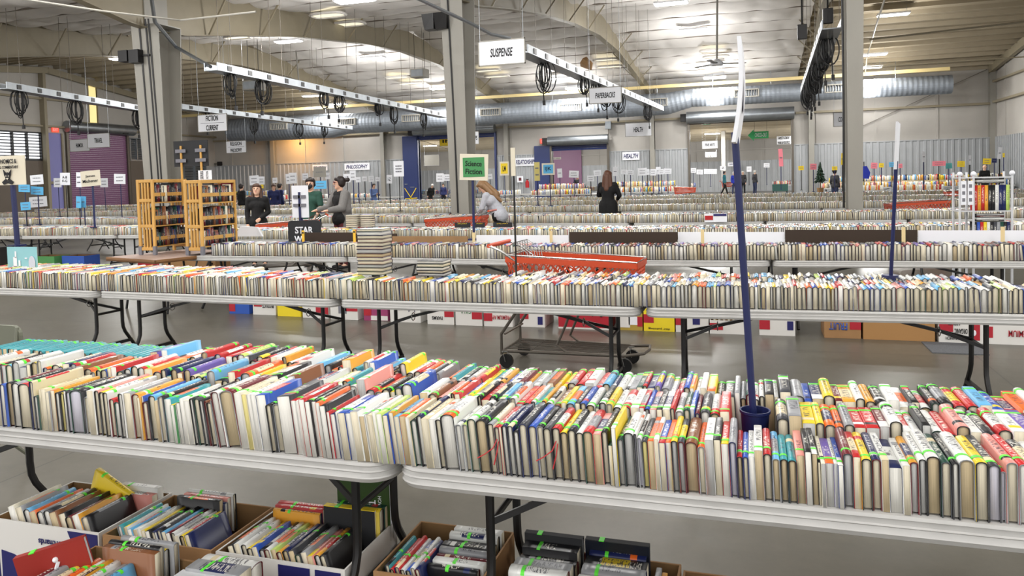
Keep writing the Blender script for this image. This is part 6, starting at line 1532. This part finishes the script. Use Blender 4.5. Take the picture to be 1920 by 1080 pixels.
    if cardigan:
        cg = g+.016*s; cd = []
        for sd in (-1, 1):
            sh, el, wr = arm(sd); cd += [(sh, .055*s+cg, el, .045*s+cg), (el, .045*s+cg, wr-(wr-el)*.06, .036*s+cg*.6)]
            for z0, z1 in ((1.38, 1.1), (1.1, .62)): cd.append((U((sd*.125, .03, z0)), .075*s, U((sd*.15, .03, z1)), .1*s))
        cd += [(U((-.08, .07, 1.36)), .09*s, U((-.08, .09, .65)), .1*s), (U((.08, .07, 1.36)), .09*s, U((.08, .09, .65)), .1*s)]
        fuse('cardigan', cd, cardigan, t, vox)
    tr = [(S((-.06, 0, .92)), .128*s*wide, S((.06, 0, .92)), .128*s*wide)]
    for sd in (-1, 1):
        hip = Vector((sd*.085, 0, .9))*s; kn, an = (Vector(v)*s for v in lg[sd]); tr += [(hip, .098*s, kn, .068*s), (kn, .068*s, an+Vector((0, 0, .03)), .054*s)]
    fuse('trousers', tr, bottom, t, vox)
    sh_ = []
    for sd in (-1, 1):
        an = Vector(lg[sd][1])*s; sh_ += [(Vector((an.x, an.y+.02, .045*s+an.z-.08*s)), .042*s, Vector((an.x, an.y-.15*s, .035*s+an.z-.08*s)), .036*s)]
    fuse('shoes', sh_, M_BLKBOARD, t, vox)
    if not bald:
        hc = [(HP((0, .03, .045)), .094*s, HP((0, .035, .0)), .09*s), (HP((-.055, .0, .06)), .045*s, HP((-.068, .02, -.02)), .034*s), (HP((.055, .0, .06)), .045*s, HP((.068, .02, -.02)), .034*s), (HP((-.04, -.045, .075)), .036*s, HP((.04, -.045, .075)), .036*s)]
        if style == 'long':
            hc += [(HP((-.05, .05, 0)), .06*s, HP((-.075, .07, -.24)), .055*s), (HP((.05, .05, 0)), .06*s, HP((.075, .07, -.24)), .055*s), (HP((0, .075, 0)), .07*s, HP((0, .11, -.3)), .075*s), (HP((-.075, .07, -.24)), .055*s, HP((-.05, .09, -.42)), .03*s), (HP((.06, .08, -.24)), .055*s, HP((.03, .1, -.46)), .03*s)]
        if style == 'mid': hc += [(HP((-.07, .03, 0)), .045*s, HP((-.085, .02, -.17)), .035*s), (HP((.07, .03, 0)), .045*s, HP((.085, .02, -.17)), .035*s), (HP((0, .07, 0)), .06*s, HP((0, .09, -.16)), .06*s)]
        if bun: hc += [(HP((0, .125, .05)), .03*s, HP((.01, .16, .06)), .046*s)]
        fuse('hair', hc, hair, t, vox)
    ey = MB()
    for sd in (-1, 1): ey.ball(HP((sd*.033, -.074, .018)), .011*s, 8, 6)
    ey.build('eyes', M_INK, t, smooth=True)
    if not mask:
        mo = MB(); mo.ball(HP((0, -.083, -.055)), .02*s, 10, 6, sc=(1, .45, .35)); mo.build('lips', mat('lips', rgb(176, 100, 96), .5), t, smooth=True)
    else: fuse('face_mask', [(HP((-.03, -.06, -.04)), .04*s, HP((.03, -.06, -.04)), .04*s), (HP((0, -.075, -.02)), .03*s, HP((0, -.06, -.08)), .03*s)], M_BLKBOARD, t, vox)
    if glasses:
        gl = MB()
        for sd in (-1, 1): gl.tube([HP((sd*.034+.026*math.cos(a), -.09, .018+.021*math.sin(a))) for a in np.linspace(0, 2*PI, 14, endpoint=False)], .0035*s, 5, closed=True); gl.tube([HP((sd*.06, -.088, .022)), HP((sd*.082, .0, .02))], .003*s, 5)
        gl.build('glasses', mat('red_frames', rgb(120, 40, 48), .4), t, smooth=True)
    return t
BLACK = cloth('black', (14, 14, 16)); CHAR = cloth('charcoal', (52, 52, 56)); GREYC = cloth('grey', (118, 116, 114)); LTGREY = cloth('light_grey', (176, 178, 186)); NAVYC = cloth('navy', (32, 40, 86)); BLUEC = cloth('blue', (96, 120, 170)); TEALC = cloth('teal', (40, 120, 130)); GREENC = cloth('green', (40, 78, 66)); JEAN = cloth('jeans', (46, 54, 82)); MAROON = cloth('maroon', (96, 40, 46)); ROYAL = cloth('royal', (34, 50, 160))
H_BR = mat('brown_hair', rgb(74, 48, 34), .5); H_DK = mat('dark_hair', rgb(34, 24, 22), .5); H_LT = mat('dark_blonde_hair', rgb(128, 96, 62), .5, noise_amt=.3, scale=60, stretch=(6, 6, .4)); H_AU = mat('auburn_hair', rgb(88, 52, 34), .5, noise_amt=.25, scale=60, stretch=(6, 6, .4)); H_GY = mat('grey_hair', rgb(190, 188, 184), .6)
p = onY(481, 345, 13.2)
person(p[0], 13.2, .5, p[2], 'woman-sized person in a plain black top and black skirt, hand at waist, right of the pine bookcase' if False else 'person in long black top and trousers, hand at waist, right of the pine bookcase', BLACK, BLACK, H_BR, 'mid', {-1: ((-.205, .02, 1.12), (-.19, -.07, .9)), 1: ((.205, .03, 1.12), (.07, -.17, 1.0))}, headnod=-.12, headyaw=-.1, skirt=.25)
p = onY(628, 326, 12.9)
person(p[0]-.02, 13.1, -.5, p[2]-.06, 'person in glasses and grey cardigan pushing an orange cart', BLACK, MAROON, H_DK, 'short', {-1: ((-.24, -.12, 1.13), (-.2, -.36, 1.1)), 1: ((.24, -.12, 1.13), (.2, -.36, 1.1))}, glasses=True, cardigan=GREYC, bun=True, headyaw=-.45, wide=1.08)
p = onY(577, 334, 13.4)
person(p[0], 13.5, .1, p[2], 'person in a black mask and dark green shirt behind the white board back', GREENC, JEAN, H_DK, 'short', {1: ((.22, -.05, 1.12), (.2, -.25, .95))}, mask=True, sleeves='short', headyaw=.1)
person(onY(938, 420, 14.2)[0], 14.2, -1.55, 1.74, 'person in a pale grey sweatshirt with long hair bending over the books', LTGREY, BLACK, H_LT, 'long', {-1: ((-.2, -.2, 1.2), (-.12, -.42, 1.1)), 1: ((.2, -.2, 1.2), (.12, -.42, 1.12))}, bend=.52, headnod=.2, wide=1.15)
person(-3.3, 18.1, PI-.1, 1.8, 'person in a long black coat with long auburn hair, seen from behind', BLACK, BLACK, H_AU, 'long', {1: ((.25, -.1, 1.15), (.16, -.28, 1.15)), -1: ((-.25, -.06, 1.14), (-.15, -.26, 1.05))}, skirt=.5, wide=1.2)
def small(px, ytop, Y, rz, label, top, bot, hair, **k):
    p = onY(px, ytop, Y); person(p[0], Y, rz, k.pop('H', None) or max(1.5, min(1.85, p[2])), label, top, bot, hair, vox=.02, **k)
small(452, 345, 26.9, 2.8, 'person in black with dark hair, far left behind the pine bookcase', BLACK, BLACK, H_DK)
small(513, 343, 26.9, .6, 'person in a blue jacket stooping left of the masked person', NAVYC, JEAN, H_BR, bend=.35)
small(524, 344, 27.3, 2.6, 'person in navy behind the stooping one in blue', NAVYC, BLACK, H_DK)
small(700, 344, 31.2, 1.2, 'person in a light blue shirt reading under the PHILOSOPHY banner', BLUEC, JEAN, H_DK, arms={-1: ((-.22, -.1, 1.12), (-.1, -.3, 1.2)), 1: ((.22, -.1, 1.12), (.1, -.3, 1.2))})
small(806, 343, 43, .9, 'white haired person in black leaning over books in the left opening', BLACK, BLACK, H_GY, bend=.5)
small(831, 345, 45.5, .2, 'person with dark hair seated beyond the left opening, blue cloth before them', NAVYC, BLACK, H_DK)
small(1289, 333-8, 41, 1.0, 'person glimpsed at the left edge of the check-out opening', CHAR, JEAN, H_BR) if False else None
small(1358, 319, 61, 1.4, 'person in a teal jacket walking left in the check-out hall', TEALC, BLACK, H_DK, legs={-1: ((-.1, -.12, .5), (-.1, -.22, .1)), 1: ((.1, .05, .5), (.1, .25, .1))})
small(1376, 322, 60, .6, 'person in a royal blue jacket behind the big blue pole', ROYAL, JEAN, H_GY)
small(1393, 321, 61, -.3, 'person with white hair in dark clothes facing us in the check-out hall', CHAR, BLACK, H_GY)
small(1415, 318, 59.5, 2.2, 'person in a dark vest with cap, right of the check-out group', CHAR, JEAN, H_GY)
small(1565, 318, 39, 2.4, 'person in grey with pulled back hair by the little fir tree', CHAR, JEAN, H_DK, bun=True)
small(1846, 309, 41, .2, 'bald person in black looking down at the right', BLACK, BLACK, H_GY, bald=True, headnod=.3)
small(1290, 330, 64, 1, 'person far in the hall at the left edge of the check-out opening', CHAR, JEAN, H_BR)
small(1078, 326, 56, 1, 'person stooping far beyond the middle opening', CHAR, BLACK, H_DK, bend=.4)

# ================================================================== SMALL THINGS AT THE BACK
t = thing('fir_tree', 'small artificial fir tree on a table right of the check-out opening', 'tree', tuple(onY(1538, 347, 36)))
b = MB()
for i in range(260):
    z = rnd.uniform(.12, .98); r = .38*(1.02-z); a = rnd.uniform(0, 2*PI); k = rnd.uniform(.35, 1.)*r
    p0 = Vector((k*.25*math.cos(a), k*.25*math.sin(a), z+.05)); p1 = Vector((k*math.cos(a), k*math.sin(a), z-.05)); b.tube([p0, p0.lerp(p1, .6), p1], [.012, .03, .004], 5)
b.build('needles', mat('fir_green', rgb(34, 58, 42), .8), t)
MB().tube([(0, 0, -.15), (0, 0, .95)], .02, 6).build('trunk', M_BROWNWOOD, t); MB().lathe((0, 0, -.32), [(0, 0), (.12, 0), (.15, .2), (0, .2)]).build('pot', M_TAN, t)
p = onY(988, 352, 46.6); t = thing('fire_extinguisher', 'red fire extinguisher on the wall left of the dark blue exit door', 'fire extinguisher', (p[0], 46.7, p[2]))
MB().lathe((0, 0, 0), [(0, 0), (.12, 0), (.12, .38), (.05, .46), (.04, .5), (0, .5)]).build('cylinder', M_RED, t, smooth=True); MB().box(-.05, .1, -.03, .03, .5, .56).build('valve', M_BLK, t)
p = onY(974, 336, 46.6); t = thing('framed_notice', 'small white framed picture with a dark red centre left of the extinguisher', 'picture', (p[0], 46.75, p[2])); MB().box(-.2, .2, -.02, .02, -.2, .2).build('frame', M_WHITE, t); MB().box(-.09, .09, -.026, -.02, -.1, .1).build('print', mat('dark_red_print', rgb(96, 30, 40), .6), t)
p = onY(1141, 235, 46.8); t = thing('control_box', 'grey control box on the wall above the middle roller door', 'electrical box', (p[0], 46.7, p[2])); MB().box(-.18, .18, -.1, .1, -.24, .24).build('housing', M_STEEL, t, bevel=.01); MB().tube([(0, 0, -.24), (0, 0, -3.6)], .03, 6).build('conduit', M_DKSTEEL, t)
for px, py, lab in ((233, 247, 'black drive motor right of the purple door drum'), (413, 307, 'black camera box on the left wall corner')):
    p = onX(px, py, XL+.5); t = thing('wall_device', lab, 'electrical box', tuple(p)); MB().box(-.12, .12, -.2, .2, -.15, .15).build('housing', M_BLK, t); MB().bar((-.12, 0, 0), (-.5, 0, 0), .06, .06).build('bracket', M_DKSTEEL, t)
t = thing('blue_apron', 'royal blue smock hanging from a pole right of the right column', 'smock', tuple(onY(1620, 334, 38)))
MB().prism([(-.18, 0, 0), (.2, 0, -.04), (.26, 0, .25), (.12, 0, .55), (-.1, 0, .55), (-.2, 0, .3)], (0, -.05, 0), (0, .05, 0)).build('smock_cloth', ROYAL, t); MB().tube([(0, 0, -.9), (0, 0, .75)], .02, 6).build('pole', M_BLK, t)
for px, Y, w, lab in ((1625, 37, 1.4, 'black cloth skirted side table right of the right column'), (1722, 36, 1.9, 'black cloth skirted table in the right background')):
    p = onY(px, 352, Y); t = thing('skirted_table', lab, 'table', (p[0], Y, 0), -.25); MB().box(-w/2, w/2, -.38, .38, .7, .75).build('tabletop', M_TABLE, t); MB().box(-w/2, w/2, -.37, .37, .02, .7).build('cloth_skirt', BLACK, t)
    STUFF += [dict(q, rz=0.) for q in stuff_row(p[0]-w/2+.1, p[0]+w/2-.1, lambda x, c=p[0], Y=Y: Y-.2-.255*(x-c), z=.752, hr=(.15, .18), tr=(.03, .05), colours='WCIPRWAW', up=True)]
for i, (x, y, n, m, lab) in enumerate(((-6.55, 12.45, 6, 'KRK', 'tall block of dark striped books, left of two, fourth row'), (-6.3, 12.45, 6, 'VFV', 'tall block of violet books, right of two, fourth row'))):
    for j in range(n): lying_book(x, 11.55 if i else 11.5, ZT+.17+j*.036, .034, m[j % 3], 0., f"dark flat book in the {'left' if i == 0 else 'right'} striped stack behind the black lettered board, {nth(j+1)} up", 'striped flat stacks on the fourth row', 'c', L=.2)
t = thing('tray_lid', 'white plastic tote lid tipped left of the lettered board', 'lid', (-7.3, 9.75, .9)); MB().prism([(-.26, 0, 0), (.24, 0, 0), (.16, 0, .14), (-.14, 0, .16)], (0, -.02, 0), (0, .02, 0)).build('lid_panel', M_WHITE, t)

# ================================================================== THE MASS OF FAR BOOKS
hi_books = [q for q in STUFF if len(q['spine']) == 5]; lo_books = [dict(q) for q in STUFF if len(q['spine']) != 5]+A
def joined_mass():
    m1 = build_books('stacked_books', hi_books, 2); m2 = build_books('stacked_books', lo_books, 1)
    o1 = bpy.data.objects.new('display_books', m1); o2 = bpy.data.objects.new('tmp2', m2)
    st = MB()
    for q in hi_books:
        if q['st'] is not None:
            vs, fs = sticker_verts(q); M = book_matrix(q); st.add([M @ Vector(v) for v in vs], fs)
    m3 = bpy.data.meshes.new('m3'); m3.from_pydata(st.v, [], st.f)
    for m in (M_COVER, M_PAGES, M_TAPE): m3.materials.append(m)
    m3.polygons.foreach_set('material_index', [2]*len(m3.polygons)); m1.materials.append(M_TAPE); m2.materials.append(M_TAPE)
    o3 = bpy.data.objects.new('tmp3', m3)
    for o in (o1, o2, o3): COL.objects.link(o)
    with bpy.context.temp_override(active_object=o1, object=o1, selected_objects=[o1, o2, o3], selected_editable_objects=[o1, o2, o3]): bpy.ops.object.join()
    return tag(o1, 'all the further second-hand books, standing spine up in ranks on the tables', 'books', 'far books', kind='stuff')
joined_mass()
